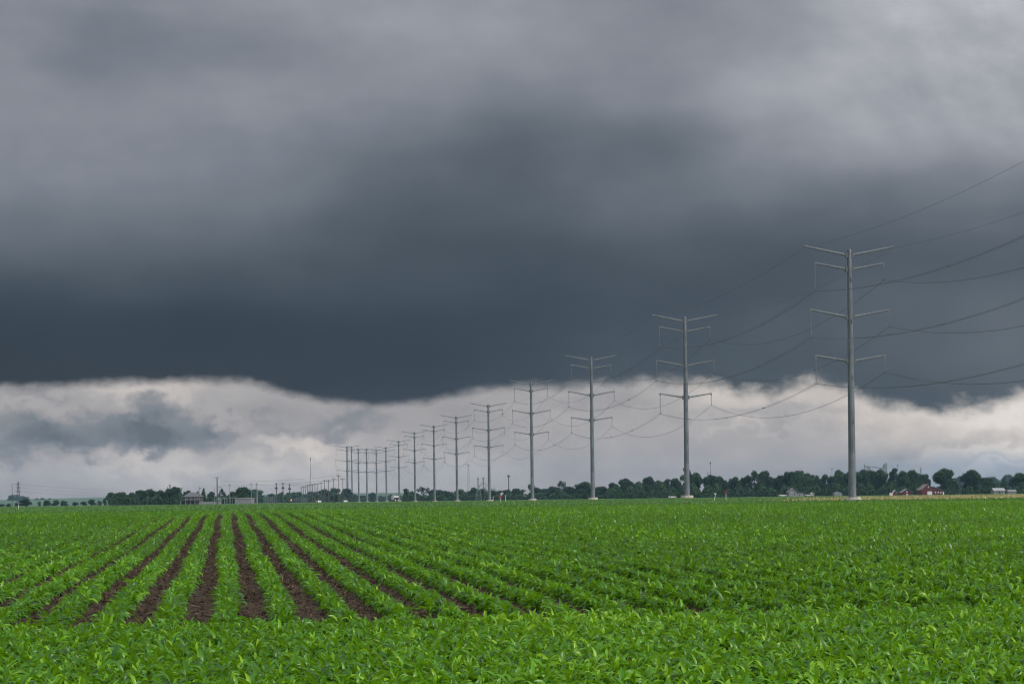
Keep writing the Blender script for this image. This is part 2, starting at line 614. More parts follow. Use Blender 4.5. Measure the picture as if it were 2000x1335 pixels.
scene.view_settings.view_transform = 'Standard'
scene.view_settings.look = 'None'
scene.view_settings.exposure = 1.0
scene.view_settings.gamma = 1
scene.cycles.filter_width = 1.15
scene.cycles.max_bounces = 6
scene.cycles.transmission_bounces = 4
scene.cycles.volume_bounces = 0
scene.cycles.sample_clamp_indirect = 6

# ------------------------------------------------------------------ ground
ROWDIR = math.atan2(-.153, .988)
AX, AY = -.153, .988          # along the rows
CX, CY = .988, .153           # across the rows
PITCH = .762
ROW0 = -.40 + .381


def grid(name, xs, ys, mat, dz=0.0, zf=None, smooth=True):
    xs, ys = np.asarray(xs, float), np.asarray(ys, float)
    X, Y = np.meshgrid(xs, ys)
    Z = (zt(Y) if zf is None else zf(X, Y)) + dz
    V = np.stack([X, Y, Z], -1).reshape(-1, 3)
    nx = len(xs)
    i = (np.arange(len(ys) - 1)[:, None] * nx + np.arange(nx - 1)[None, :]).ravel()
    Q = np.stack([i, i + 1, i + nx + 1, i + nx], -1)
    return link(name, np_mesh(name, V, Q, mat))


def mat_ground():
    m, nt = newmat('ground_green')
    N, L = nt.nodes, nt.links
    out = N.new('ShaderNodeOutputMaterial')
    b = N.new('ShaderNodeBsdfPrincipled')
    b.inputs['Roughness'].default_value = .9
    b.inputs['Specular IOR Level'].default_value = .15
    g = N.new('ShaderNodeNewGeometry')
    cols = []
    for sc_, st in ((.02, (1, .25, 1)), (.25, (.35, 1, 1))):
        mp = N.new('ShaderNodeMapping')
        mp.inputs['Scale'].default_value = st
        L.new(g.outputs['Position'], mp.inputs[0])
        no = N.new('ShaderNodeTexNoise')
        no.inputs['Scale'].default_value = sc_
        no.inputs['Detail'].default_value = 6
        L.new(mp.outputs[0], no.inputs['Vector'])
        cols.append(no.outputs['Fac'])
    r = N.new('ShaderNodeValToRGB')
    for e, p, c in zip([r.color_ramp.elements[0], r.color_ramp.elements[1]], (.35, .65), ((.035, .085, .02), (.06, .125, .03))):
        e.position = p
        e.color = (*c, 1)
    mm = N.new('ShaderNodeMath')
    mm.operation = 'ADD'
    L.new(cols[0], mm.inputs[0])
    L.new(cols[1], mm.inputs[1])
    m2 = N.new('ShaderNodeMath')
    m2.operation = 'MULTIPLY'
    L.new(mm.outputs[0], m2.inputs[0])
    m2.inputs[1].default_value = .5
    L.new(m2.outputs[0], r.inputs[0])
    L.new(r.outputs[0], b.inputs['Base Color'])
    L.new(b.outputs[0], out.inputs[0])
    return m


M['ground'] = mat_ground()
M['soil'] = mat_noise('tilled_soil', (.012, .0085, .006), (.052, .036, .024), 7.0, .95, 0, 9, (1, 1, 1), bump=1.0, spec=.15, pos=(.36, .66))
gx = np.concatenate([np.arange(-4400, -400, 400), np.arange(-400, 401, 40), np.arange(800, 4401, 400)])
gy = np.concatenate([np.arange(-60, 130, 10), np.arange(130, 460, 6), np.arange(460, 1200, 40), np.arange(1200, 4601, 200)])
tag(grid('ground', gx, gy, M['ground'], -.06), kind='structure')
sx_ = np.arange(-60, 61, 4.0)
sy_ = np.arange(-6, 158, 1.0)
tag(grid('soil', sx_, sy_, M['soil'], -.0), kind='structure')


def m_at(px0, px1, d):
    return xof(px0, d), xof(px1, d)


# ------------------------------------------------------------------ corn
def corn_plant(r, nleaf, segs, cross, size=1.0):
    """one young corn plant: a short stalk and arching leaves; returns verts, quads"""
    V, Q, T = [], [], []
    ph = r.uniform(0, 2 * math.pi)
    # stalk (3-sided)
    if cross == 2:
        o = len(V)
        for z, rad in ((-.02, .009), (.05, .008), (.10, .005)):
            for k in range(3):
                V.append((rad * math.cos(2.1 * k), rad * math.sin(2.1 * k), z))
                T.append(-.2)
        for a in range(2):
            for k in range(3):
                Q.append((o + a * 3 + k, o + a * 3 + (k + 1) % 3, o + a * 3 + 3 + (k + 1) % 3, o + a * 3 + 3 + k))
    for i in range(nleaf):
        t = i / max(1, nleaf - 1)
        az = ph + math.pi * i + r.normal(0, .45)
        h0 = .02 + .085 * t + r.uniform(-.01, .01)
        ln = (.095 + .085 * math.sin(math.pi * min(1, .15 + .70 * t))) * r.uniform(.8, 1.2)
        wd = (.0165 + .0095 * math.sin(math.pi * min(1, .25 + .6 * t))) * r.uniform(.8, 1.2)
        e0 = math.radians(46 + 26 * t + r.normal(0, 12))
        bend = math.radians(88 + 30 * (1 - t) + r.normal(0, 28))
        if i == nleaf - 1:
            bend *= .45
            e0 = math.radians(74)
        tw = r.normal(0, .9)
        lt = r.normal(0, .17) + .10 * (t - .5)
        x, z = .008, h0
        o = len(V)
        n = segs
        side = r.normal(0, .25)
        for k in range(n + 1):
            s = k / n
            e = e0 - bend * s ** 1.3
            if k:
                x += math.cos(e) * ln / n
                z += math.sin(e) * ln / n
            w = wd * (1.0 if s < .01 else 1) * (.55 + 1.5 * s - 2.05 * s * s if s > 0 else .45)
            w = max(w, .0015) * .95
            rot = tw * s
            a = az + side * s * s
            ca, sa = math.cos(a), math.sin(a)
            # sideways unit in plane: mixes horizontal side and leaf normal for twist
            lx, ly, lz = -sa, ca, 0.0
            nx_, nz_ = -math.sin(e), math.cos(e)
            sxv = (lx * math.cos(rot) + ca * nx_ * math.sin(rot), ly * math.cos(rot) + sa * nx_ * math.sin(rot), nz_ * math.sin(rot))
            c = (ca * x, sa * x, z)
            if cross == 2:
                f = .28 * w
                up = (ca * nx_, sa * nx_, nz_)
                V.append((c[0] + sxv[0] * w + up[0] * f, c[1] + sxv[1] * w + up[1] * f, c[2] + sxv[2] * w + up[2] * f))
                V.append(c)
                V.append((c[0] - sxv[0] * w + up[0] * f, c[1] - sxv[1] * w + up[1] * f, c[2] - sxv[2] * w + up[2] * f))
            else:
                V.append((c[0] + sxv[0] * w, c[1] + sxv[1] * w, c[2] + sxv[2] * w))
                V.append((c[0] - sxv[0] * w, c[1] - sxv[1] * w, c[2] - sxv[2] * w))
        T += [lt] * (len(V) - o)
        st = cross + 1
        for k in range(n):
            for j in range(cross):
                a = o + k * st + j
                Q.append((a, a + 1, a + st + 1, a + st))
    return np.array(V) * size, np.array(Q, int), np.array(T)


def plants_pos():
    P = []
    # main rows
    for k in range(-75, 76):
        c = ROW0 + k * PITCH
        s = np.arange(20.0, 150, .080)
        s = s + rng.normal(0, .025, len(s))
        cc = c + rng.normal(0, .052, len(s)) + .03 * np.sin(s * .21 + k)
        x = AX * s + CX * cc
        y = AY * s + CY * cc
        sb = 24.2 + .28 * np.minimum(0, cc + 2.5) + .25 * math.sin(k * 1.7)
        keep = s > sb
        P.append(np.stack([x, y, np.zeros(len(x)), np.full(len(x), 0.0)], -1)[keep])
    # headland rows, across
    for j in range(0, 42):
        s0 = 23.9 - j * PITCH / 2.5
        cc = np.arange(-14, 14, .09)
        cc = cc + rng.normal(0, .03, len(cc))
        s = s0 + .28 * np.minimum(0, cc + 2.5) + rng.normal(0, .05, len(cc))
        x = AX * s + CX * cc
        y = AY * s + CY * cc
        P.append(np.stack([x, y, np.zeros(len(x)), np.full(len(x), 1.0)], -1))
    P = np.concatenate(P)
    X, Y = P[:, 0], P[:, 1]
    keep = (np.abs(X) < .2778 * Y * 1.04 + 1.8) & (Y > 14.8) & (rng.random(len(X)) > .03)
    P = P[keep]
    P[:, 2] = zt(P[:, 1])
    return P


P = plants_pos()
PX, PY = P[:, 0], P[:, 1]
# natural vigour / colour patches
def patch(x, y, s, seed):
    r_ = np.random.default_rng(seed)
    v = np.zeros_like(x)
    for _ in range(7):
        a, b, p = r_.normal(0, 1, 3)
        v += np.sin((a * x + b * y) / s + p * 3)
    return v / 7 * 1.6


PT = np.clip(.42 + .16 * patch(PX, PY, 3.0, 3) + rng.normal(0, .19, len(PX)), .03, .97)
# a strip of paler, yellower plants where the end rows meet the long rows
yy = np.exp(-(((PX - .1) / 2.0) ** 2 + ((PY - 24.0) / .9) ** 2)) * .4
PT = np.clip(PT + yy * rng.uniform(.4, 1.2, len(PX)) + .15 * P[:, 3] - .04 - .06 * np.clip((PY - 30) / 40, 0, 1), 0, 1)
PS = np.clip(1.0 + .10 * patch(PX, PY, 2.2, 5) + rng.normal(0, .16, len(PX)), .5, 1.4)
PS *= np.where(P[:, 3] > .5, .90, 1.06)
PR = rng.uniform(0, 2 * math.pi, len(PX))
DIST = np.hypot(PX, PY)

# the 300 that show largest: the nearest ones inside the frame
py_est = HC - F * (P[:, 2] + .14 - CAMZ) / PY - .0131 * (PX / PY * F)
px_est = 1000 + F * PX / PY
vis = np.where((py_est < 1345) & (px_est > -10) & (px_est < 2010))[0]
near300 = vis[np.argsort(DIST[vis])][:300]
is_ind = np.zeros(len(PX), bool)
is_ind[near300] = True

variants = {0: [], 1: [], 2: []}
rv = np.random.default_rng(5)
for k in range(16):
    variants[0].append(corn_plant(rv, 12, 5, 2))
for k in range(12):
    variants[1].append(corn_plant(rv, 10, 4, 1))
for k in range(10):
    variants[2].append(corn_plant(rv, 8, 3, 1))
lod = np.where(PY < 40, 0, np.where(PY < 72, 1, 2))
AV, AQ, AT, off = [], [], [], 0
for l in (0, 1, 2):
    idx = np.where((lod == l) & ~is_ind)[0]
    vi = rng.integers(0, len(variants[l]), len(idx))
    for k, (v, q, tl) in enumerate(variants[l]):
        ii = idx[vi == k]
        if not len(ii):
            continue
        c, s = np.cos(PR[ii])[:, None], np.sin(PR[ii])[:, None]
        sc_ = PS[ii][:, None] * (1.0, 1.04, 1.10)[l]
        vx = (v[None, :, 0] * c - v[None, :, 1] * s) * sc_ + PX[ii][:, None]
        vy = (v[None, :, 0] * s + v[None, :, 1] * c) * sc_ + PY[ii][:, None]
        vz = v[None, :, 2] * sc_ + P[ii, 2][:, None]
        AV.append(np.stack([vx, vy, vz], -1).reshape(-1, 3))
        AT.append(np.clip(PT[ii][:, None] + tl[None, :], 0, 1).ravel())
        AQ.append((q[None] + (np.arange(len(ii)) * len(v))[:, None, None] + off).reshape(-1, 4))
        off += len(ii) * len(v)
corn_mesh = np_mesh('corn_crop', np.concatenate(AV), np.concatenate(AQ), M['corn'], {'tint': np.concatenate(AT)})
tag(link('corn_crop', corn_mesh), 'bright green young corn in long rows over dark soil, filling the field', 'corn crop', kind='stuff')
vm = [np_mesh('corn_plant', v, q, M['corn'], {'tint': np.clip(.28 + .55 * k / 15 + tl, 0, 1)}) for k, (v, q, tl) in enumerate(variants[0])]
for n_, i in enumerate(near300):
    o = link('corn_plant', vm[int(rng.integers(0, len(vm)))])
    o.location = (PX[i], PY[i], P[i, 2])
    o.rotation_euler = (0, 0, PR[i])
    s_ = float(PS[i])
    o.scale = (s_, s_, s_)
    tag(o, 'leafy young corn plant in the dense nearest rows along the bottom of the picture', 'corn plant', 'corn plants nearest the camera')

# dead stalk pieces and chaff lying between the rows
n = 52000
s = rng.uniform(22, 105, n)
cc = ROW0 + PITCH * (np.round(rng.uniform(-9, 9, n)) + .5) + rng.normal(0, .15, n)
x, y = AX * s + CX * cc, AY * s + CY * cc
L_, W_ = rng.gamma(2, .017, n) + .012, rng.uniform(.003, .010, n)
a, tilt = rng.uniform(0, 2 * math.pi, n), rng.normal(0, .25, n)
dx, dy, dz = np.cos(a) * np.cos(tilt) * L_, np.sin(a) * np.cos(tilt) * L_, np.sin(tilt) * L_
ex, ey = -np.sin(a) * W_, np.cos(a) * W_
z = zt(y) + .014 + np.abs(dz) * .8
V = np.stack([np.stack([x + sg * dx + t * ex, y + sg * dy + t * ey, z + sg * dz + t * .35 * W_], -1) for sg, t in ((-1, -1), (-1, 1), (1, 1), (1, -1))], 1).reshape(-1, 3)
tint = np.repeat(np.clip(rng.beta(1.0, 3.0, n), 0, 1), 4)
tag(link('stalk_residue', np_mesh('stalk_residue', V, np.arange(4 * n).reshape(-1, 4), M['residue'], {'tint': tint})),
    'dry brown stalk pieces scattered on the bare soil between the corn rows', 'crop residue', kind='stuff')
# soil clods
n = 16000
s = rng.uniform(23, 80, n)
cc = ROW0 + PITCH * (np.round(rng.uniform(-8, 8, n)) + .5) + rng.normal(0, .15, n)
x, y = AX * s + CX * cc, AY * s + CY * cc
rr = rng.gamma(2.0, .010, n) + .010
base = np.array([(math.cos(t) * (.5 + .5 * (k == 0)), math.sin(t) * (.5 + .5 * (k == 0)), (0, .8)[k]) for k in (0, 1) for t in np.arange(4) * math.pi / 2])
jit = 1 + rng.normal(0, .2, (n, 8, 3))
V = base[None] * jit * rr[:, None, None] + np.stack([x, y, zt(y) - .004], -1)[:, None, :]
qq = np.array([(0, 1, 5, 4), (1, 2, 6, 5), (2, 3, 7, 6), (3, 0, 4, 7), (4, 5, 6, 7)])
Q = (qq[None] + (np.arange(n) * 8)[:, None, None]).reshape(-1, 4)
tag(link('soil_clods', np_mesh('soil_clods', V.reshape(-1, 3), Q, M['soil'])), 'crumbly dark soil clods in the furrows between corn rows', 'soil clods', kind='stuff')


# ------------------------------------------------------------------ strips beyond the crop
def tufts(name, n, xf, mat, h, label, cat, tfun):
    x, y = xf(n)
    n = len(x)
    hh = h * rng.uniform(.5, 1.4, n)
    w = rng.uniform(.5, 1.3, n) * h * .8
    a = rng.uniform(0, math.pi, n)
    lx, ly = rng.normal(0, .3, n) * hh, rng.normal(0, .3, n) * hh
    z = zt(y) - .03
    ex, ey = np.cos(a) * w, np.sin(a) * w
    V = np.stack([np.stack([x - ex, y - ey, z], -1), np.stack([x + ex, y + ey, z], -1),
                  np.stack([x + ex * .6 + lx, y + ey * .6 + ly, z + hh], -1), np.stack([x - ex * .6 + lx, y - ey * .6 + ly, z + hh], -1)], 1).reshape(-1, 3)
    tag(link(name, np_mesh(name, V, np.arange(4 * n).reshape(-1, 4), mat, {'tint': np.repeat(tfun(n), 4)})), label, cat, kind='stuff')


def straw_xy(n):
    y = np.array([330.0, 352.0, 398.0, 425.0, 505.0])[rng.integers(0, 5, n)] + rng.normal(0, 1, n) * np.array([7.0])
    px = 1480 + 640 * rng.random(n) ** .7
    x = (px - 1000) / F * y
    keep = rng.random(n) < np.clip((px - 1480) / 260 * np.where(y < 350, 1, .75), .12, 1)
    return x[keep], y[keep]


tufts('dry_stubble', 19000, straw_xy, M['stubble'], .17, 'pale straw coloured stubble strip beside the nearest pylon, beyond the corn', 'stubble', lambda n: np.clip(rng.beta(1.6, 1.3, n), 0, 1))


def grass_xy(n):
    y = rng.uniform(160, 620, n)
    x = rng.uniform(-.3, .3, n) * y
    return x, y


tufts('rough_grass', 30000, grass_xy, M['weed'], .16, 'rough green grass between the corn edge and the far tree belts', 'grass', lambda n: rng.random(n))


# ------------------------------------------------------------------ power line
def pole_radius(z):
    return .66 - .29 * min(1, max(0, z / 42.0))


def make_pylon():
    root = thing('transmission_pylon', '', 'pylon', (0, 0, 0), 0, 'steel pylons of the power line')
    n = 12
    b = MB()
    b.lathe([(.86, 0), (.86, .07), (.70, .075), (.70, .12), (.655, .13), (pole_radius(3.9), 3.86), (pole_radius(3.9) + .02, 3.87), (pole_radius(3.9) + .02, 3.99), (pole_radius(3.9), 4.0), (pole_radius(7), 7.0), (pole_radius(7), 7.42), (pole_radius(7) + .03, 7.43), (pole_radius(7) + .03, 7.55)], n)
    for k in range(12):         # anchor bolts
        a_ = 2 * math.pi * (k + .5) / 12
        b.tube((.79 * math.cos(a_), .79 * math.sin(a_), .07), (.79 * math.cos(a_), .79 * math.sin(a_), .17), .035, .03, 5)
    b.build('base_section', M['steel_halo'], root)
    b = MB()
    b.lathe([(pole_radius(7.6) - .01, 7.55), (pole_radius(26) + .035, 26.6), (pole_radius(26) - .015, 26.63), (pole_radius(41.9), 41.9), (pole_radius(42) - .04, 42.0)], n)
    for k in range(4):          # climbing lugs and plates
        zz = (12.5, 20.0, 29.5, 36.5)[k]
        b.box(.1, .22, -pole_radius(zz) - .09, -pole_radius(zz) + .03, zz, zz + .7)
    b.build('pole', M['steel'], root)
    b = MB()
    b.lathe([(1.45, -.5), (1.45, .0), (1.40, .05)], 20)
    b.build('footing', M['concrete'], root, False).location = (0, 0, 0)
    lv = [(41.0, 42.5, 7.75, .17), (38.6, 39.7, 6.1, .16), (30.55, 31.8, 6.9, .17), (23.1, 24.05, 6.15, .17)]
    tips = []
    for li, (zr, ztip, half, r) in enumerate(lv):
        for sx in (-1, 1):
            pr = pole_radius(zr)
            b = MB()
            b.tube((sx * (pr + .12), 0, zr + .04), (sx * half, 0, ztip), r * 1.25, r * .85, 8)
            b.tube((sx * (half - .05), 0, ztip - .18), (sx * (half - .05), 0, ztip + .02), .09, .12, 6)
            arm = b.build('crossarm', M['arm'], root)
            b = MB()
            b.box(min(sx * (pr - .06), sx * (pr + .30)), max(sx * (pr - .06), sx * (pr + .30)), -.26, .26, zr - .42, zr + .48)
            b.build('bracket', M['bracket'], arm)
            if li == 0:
                tips.append((sx * (half - .05), ztip - .2))
                continue
            ln = 4.55 if sx < 0 else 2.75
            x = sx * (half - .12)
            b = MB()
            prof = [(.03, ztip - .15)]
            nsh = int(ln / .20)
            for q in range(nsh):
                zz = ztip - .25 - q * (ln - .35) / nsh
                prof += [(.045, zz), (.105, zz - .05), (.045, zz - .10)]
            prof.append((.03, ztip - ln))
            b.lathe(prof[::-1], 6, x, 0)
            b.box(x - .16, x + .16, -.05, .05, ztip - .45, ztip - .12)
            ins = b.build('insulator', M['porcelain'], root)
            if sx < 0:
                b = MB()
                zz = ztip - ln
                ring = [(x + .34 * math.cos(t), 0, zz - .12 + .22 * math.sin(t)) for t in np.linspace(-.3, math.pi + .3, 10)]
                b.path(ring, .035, 5)
                b.box(x - .36, x + .36, -.04, .04, zz - .22, zz - .14)
                b.build('yoke', M['bracket'], ins)
                tips.append((x, zz - .2))
            else:
                b = MB()
                b.box(x - .06, x + .06, -.22, .22, ztip - ln - .1, ztip - ln)
                b.build('clamp', M['bracket'], ins)
                tips.append((x, ztip - ln - .08))
    return root, tips


POLES = [(1665, 487), (1342, 619), (1158, 697), (1040, 745), (956, 789), (893, 812), (849, 830), (811, 843), (780, 860), (755, 872), (736, 877), (717, 876), (701, 876), (688, 871), (679, 871)]
ORD = ['nearest', 'second nearest', 'third nearest', 'fourth nearest', 'fifth nearest', 'sixth nearest', 'seventh nearest', 'eighth nearest', 'ninth nearest', 'tenth nearest']
PL = ['nearest and tallest grey steel pylon, standing by the stubble strip left of the red barns',
      'second nearest steel pylon, on a high concrete footing in front of a tall tree',
      'third nearest steel pylon, between the umbrella shaped tree and the second pylon',
      'fourth nearest steel pylon, standing in front of a thin sparse tree',
      'fifth nearest steel pylon, just right of the distant grain bins',
      'sixth nearest steel pylon, just left of the slim radio tower',
      'seventh nearest steel pylon, in front of the low tree belt',
      'eighth nearest steel pylon, in front of the left end of the low tree belt',
      'ninth nearest steel pylon, beside the white box truck',
      'tenth nearest steel pylon, first to the left of the white box truck',
      'fifth pylon from the far left end of the line, with wide crossarms',
      'fourth pylon from the far left end of the steel power line',
      'third pylon from the far left end of the steel power line',
      'second pylon from the far left end, turned so its arms look short',
      'leftmost and farthest pylon of the steel line, with the thickest pole']
proto, TIPS = make_pylon()
LROT = .142
pyl = []
sp_x, sp_y = math.sin(-LROT) * 117, 116.0
for i in range(-1, 15):
    d = 309 + 116.6 * i
    if i < 0:
        x = xof(1665, 309) + 16.6
        g, H, wd, rz = gz(d), 42.0, 1.0, LROT
    else:
        px, top = POLES[i]
        x = xof(px, d)
        g = gz(d)
        fh = [.42, .95, .7, .6, .3, .3][i] if i < 6 else .2
        g += fh
        H = zof(px - .0131 * (976 - top), top, d) - g
        wd = max(1.0, (H / 42.0))
        rz = LROT
        if i == 13:
            rz, wd = LROT + 1.1, 1.15
        if i == 14:
            wd = 1.7
        if i >= 9:
            wd *= 1.05
    if i == -1:
        continue
    o = proto if i == 0 else copy_tree(proto)
    o.location = (x, d, g)
    o.rotation_euler = (0, 0, rz)
    o.scale = (wd, wd, H / 42.0)
    o['label'] = PL[i]
    pyl.append((x, d, g, wd, H / 42.0, rz))
pyl.insert(0, (xof(1665, 309) + 16.8, 309 - 116.6, gz(192), 1.0, 1.0, LROT))
# pylon just outside the frame on the right that carries the near ends of the wires
o = copy_tree(proto)
o.location = pyl[0][:3]
o.rotation_euler = (0, 0, LROT)
o.scale = (1, 1, 1)
o['label'] = 'grey steel pylon that carries the wires beyond the right edge of the picture'

WL_ = ['thin shield wire on the left tips of the topmost pylon arms', 'thin shield wire on the right tips of the topmost pylon arms',
       'twin conductor under the left ends of the upper insulator arms', 'single conductor under the right ends of the upper insulator arms',
       'twin conductor under the left ends of the longest middle arms', 'single conductor under the right ends of the longest middle arms',
       'twin conductor under the left ends of the lowest pylon arms', 'single conductor under the right ends of the lowest pylon arms']


def tip_pos(p, t):
    x, d, g, wd, hs, rz = p
    lx = t[0] * wd
    return Vector((x + lx * math.cos(rz), d + lx * math.sin(rz), g + t[1] * hs))


for k, t in enumerate(TIPS):
    left_twin = k >= 2 and t[0] < 0
    b = MB()
    spacers = []
    first = tip_pos(pyl[1], t)
    for i in range(len(pyl) - 1):
        a, c = tip_pos(pyl[i], t), tip_pos(pyl[i + 1], t)
        sag = (2.2 if k < 2 else 3.3 if left_twin else 5.0)
        ns = 24 if i < 4 else 12
        side = Vector((math.cos(LROT), math.sin(LROT), 0))
        for off in ((-.23, .23) if left_twin else (0,)):
            pts = []
            for q in range(ns + 1):
                u = q / ns
                pts.append(a.lerp(c, u) - Vector((0, 0, 4 * sag * u * (1 - u))) + side * off)
            b.path(pts, (.018 if k < 2 else .021 if left_twin else .034), 4)
        if left_twin and i < 6:
            for u in (.27, .5, .76):
                spacers.append(a.lerp(c, u) - Vector((0, 0, 4 * sag * u * (1 - u))))
    w = b.build('power_line_wire', M['wire'])
    tag(w, WL_[k], 'power line wire', 'wires of the steel power line')
    for s_ in spacers:
        sb = MB()
        sb.box(s_.x - .27, s_.x + .27, s_.y - .10, s_.y + .10, s_.z - .07, s_.z + .07)
        sb.build('spacer', M['bracket'], w)


# ------------------------------------------------------------------ trees
def leaf_quads(r, C, size, n_norm=None):
    n = len(C)
    a = r.normal(0, 1, (n, 3))
    a /= np.linalg.norm(a, axis=1)[:, None]
    b = r.normal(0, 1, (n, 3))
    b -= a * np.sum(a * b, 1)[:, None]
    b /= np.linalg.norm(b, axis=1)[:, None]
    s = size * r.uniform(.5, 1.3, n)[:, None]
    a, b = a * s, b * s * .8
    return np.stack([C - a - b * .4, C - b * .9 + a * .3, C + a + b * .4, C + b * .9 - a * .3], 1).reshape(-1, 3)


def crown_mesh(seed, shape):
    r = np.random.default_rng(seed)
    blobs = []
    if shape == 'round':
        for i in range(24):
            th, u = r.uniform(0, 2 * math.pi), (i + r.random()) / 24
            z = .12 + .78 * u
            R = .36 * math.sqrt(max(.10, 1 - ((z - .46) / .52) ** 2))
            q = R * math.sqrt(r.random())
            blobs.append((q * math.cos(th), q * math.sin(th), z, r.uniform(.13, .20)))
    elif shape == 'broad':
        for _ in range(22):
            th = r.uniform(0, 2 * math.pi)
            q = .40 * math.sqrt(r.random())
            z = .08 + (.86 - .6 * q) * (len(blobs) % 11 + r.random()) / 11
            blobs.append((q * math.cos(th), q * math.sin(th), z, r.uniform(.11, .18)))
    elif shape == 'tall':
        for _ in range(16):
            th = r.uniform(0, 2 * math.pi)
            z = .08 + .84 * (len(blobs) + .5) / 16
            R = .34 * (1 - ((z - .45) / .55) ** 2)
            q = R * math.sqrt(r.random())
            blobs.append((q * math.cos(th), q * math.sin(th), z, r.uniform(.08, .15)))
    elif shape == 'conifer':
        for k in range(16):
            z = .10 + .86 * k / 15
            R = .42 * (1 - z) + .02
            for _ in range(2):
                th = r.uniform(0, 2 * math.pi)
                blobs.append((R * .6 * math.cos(th), R * .6 * math.sin(th), z, .05 + .45 * R))
    elif shape == 'sparse':
        for _ in range(8):
            th = r.uniform(0, 2 * math.pi)
            q = .40 * math.sqrt(r.random())
            blobs.append((q * math.cos(th), q * math.sin(th), r.uniform(.52, .93), r.uniform(.07, .13)))
    elif shape == 'umbrella':
        for _ in range(11):
            th = r.uniform(0, 2 * math.pi)
            q = .40 * math.sqrt(r.random())
            blobs.append((q * math.cos(th), q * math.sin(th), .84 - .3 * q + r.normal(0, .03), r.uniform(.08, .13)))
        for _ in range(3):
            blobs.append((r.uniform(-.1, .3), 0, r.uniform(.3, .6), .10))
    C, T = [], []
    dens = 210 if shape in ('round', 'broad', 'tall') else 90
    for bx, by, bz, br in blobs:
        n = int(dens * (br / .14) ** 2)
        d = r.normal(0, 1, (n, 3))
        d /= np.linalg.norm(d, axis=1)[:, None]
        rad = br * r.uniform(.35, 1.12, n) ** .6
        C.append(np.array([bx, by, bz]) + d * rad[:, None] * np.array([1.1, 1.1, .85]))
        T.append(np.full(n, r.uniform(.2, .6)) + r.normal(0, .06, n))
    C, T = np.concatenate(C), np.clip(np.concatenate(T), 0, 1)
    V = leaf_quads(r, C, .034 if shape not in ('sparse', 'umbrella') else .034)
    n = len(C)
    return np_mesh('crown', V, np.arange(4 * n).reshape(-1, 4), M['tree'], {'tint': np.repeat(T, 4)}), blobs


def trunk_mesh(seed, shape, blobs):
    r = random.Random(seed)
    b = MB()
    top = .9 if shape == 'conifer' else .55
    b.tube((0, 0, -.04), (0, 0, .22), .034, .024, 7)
    b.tube((0, 0, .22), (.01, 0, top), .024, .010, 7)
    for bx, by, bz, br in r.sample(blobs, min(6, len(blobs))):
        b.tube((0, 0, r.uniform(.2, .42)), (bx * .9, by * .9, bz), .014, .005, 5)
    return b.mesh('trunk', M['bark'])


TV = {}
for shape, cnt in (('round', 4), ('broad', 4), ('tall', 3), ('conifer', 2), ('sparse', 2), ('umbrella', 1)):
    TV[shape] = []
    for k in range(cnt):
        cm, bl = crown_mesh(100 + k * 7 + len(shape), shape)
        TV[shape].append((cm, trunk_mesh(k, shape, bl)))


def tree(px, wpx, top, d, shape, label, group=None, k=None, low=0.0):
    x = xof(px, d)
    g = gz(d) - low
    h = zof(px, top, d) - g
    w = wpx * d / F
    cm, tm = TV[shape][(k if k is not None else random.randrange(99)) % len(TV[shape])]
    o = thing('conifer_tree' if shape == 'conifer' else 'leafy_tree', label, 'tree', (x, d, g), random.uniform(0, 6.28), group)
    wfit = .88 if shape != 'conifer' else .8
    o.scale = (w / wfit, w / wfit, h / .99)
    link('trunk', tm, o)
    link('crown', cm, o)
    return o


ORDW = ['first', 'second', 'third', 'fourth', 'fifth', 'sixth', 'seventh', 'eighth', 'ninth', 'tenth', 'eleventh', 'twelfth', 'thirteenth', 'fourteenth', 'fifteenth', 'sixteenth', 'seventeenth', 'eighteenth', 'nineteenth', 'twentieth', 'twenty-first', 'twenty-second', 'twenty-third', 'twenty-fourth']


def belt(items, d, fmt, group, jitter=30, scale=1.4):
    for i, it in enumerate(items):
        px, w, top = it[:3]
        shape = it[3] if len(it) > 3 else random.choice(['round', 'broad', 'round', 'broad', 'tall'])
        tree(px, w * scale, top, d + random.uniform(-jitter, jitter), shape, fmt.format(ORDW[i]), group)


# right belt, between the second pylon and the round tree by the barns
belt([(1357, 22, 925), (1387, 20, 929), (1404, 20, 930), (1422, 18, 931), (1438, 18, 930), (1455, 20, 924), (1475, 26, 919), (1494, 22, 920), (1508, 18, 925), (1520, 22, 921), (1543, 24, 921),
      (1563, 22, 919), (1583, 24, 919), (1601, 16, 924), (1620, 22, 922), (1641, 24, 920), (1660, 22, 922)], 1120,
     '{} tree from the left in the dark belt between the second and the nearest pylon', 'trees of the belt left of the nearest pylon')
belt([(1682, 24, 919), (1702, 24, 919), (1722, 24, 919), (1746, 24, 914), (1765, 22, 920), (1786, 26, 918), (1805, 20, 926)], 1120,
     '{} tree from the left in the dark belt between the nearest pylon and red barns', 'trees of the belt behind the red barns', 20)
belt([(1125, 30, 946), (1140, 30, 942), (1165, 22, 948), (1183, 24, 947), (1204, 22, 939), (1222, 24, 936), (1240, 22, 937), (1258, 24, 936), (1267, 22, 931), (1286, 22, 937), (1306, 24, 935), (1322, 20, 934), (1332, 18, 940)], 1180,
     '{} tree from the left in the dark belt between the third and second pylon', 'trees of the belt left of the second pylon')
belt([(793, 16, 953, 'tall'), (805, 18, 957), (846, 18, 956), (862, 20, 957), (880, 20, 957), (898, 20, 956), (915, 18, 957), (925, 14, 952), (940, 18, 955), (958, 18, 957), (975, 20, 957), (990, 18, 956),
      (1007, 18, 953), (1020, 18, 955), (1055, 22, 949), (1072, 22, 947), (1085, 18, 951), (1108, 20, 949)], 1300,
     '{} tree from the left in the low belt between the white truck and third pylon', 'trees of the low belt behind the far pylons')
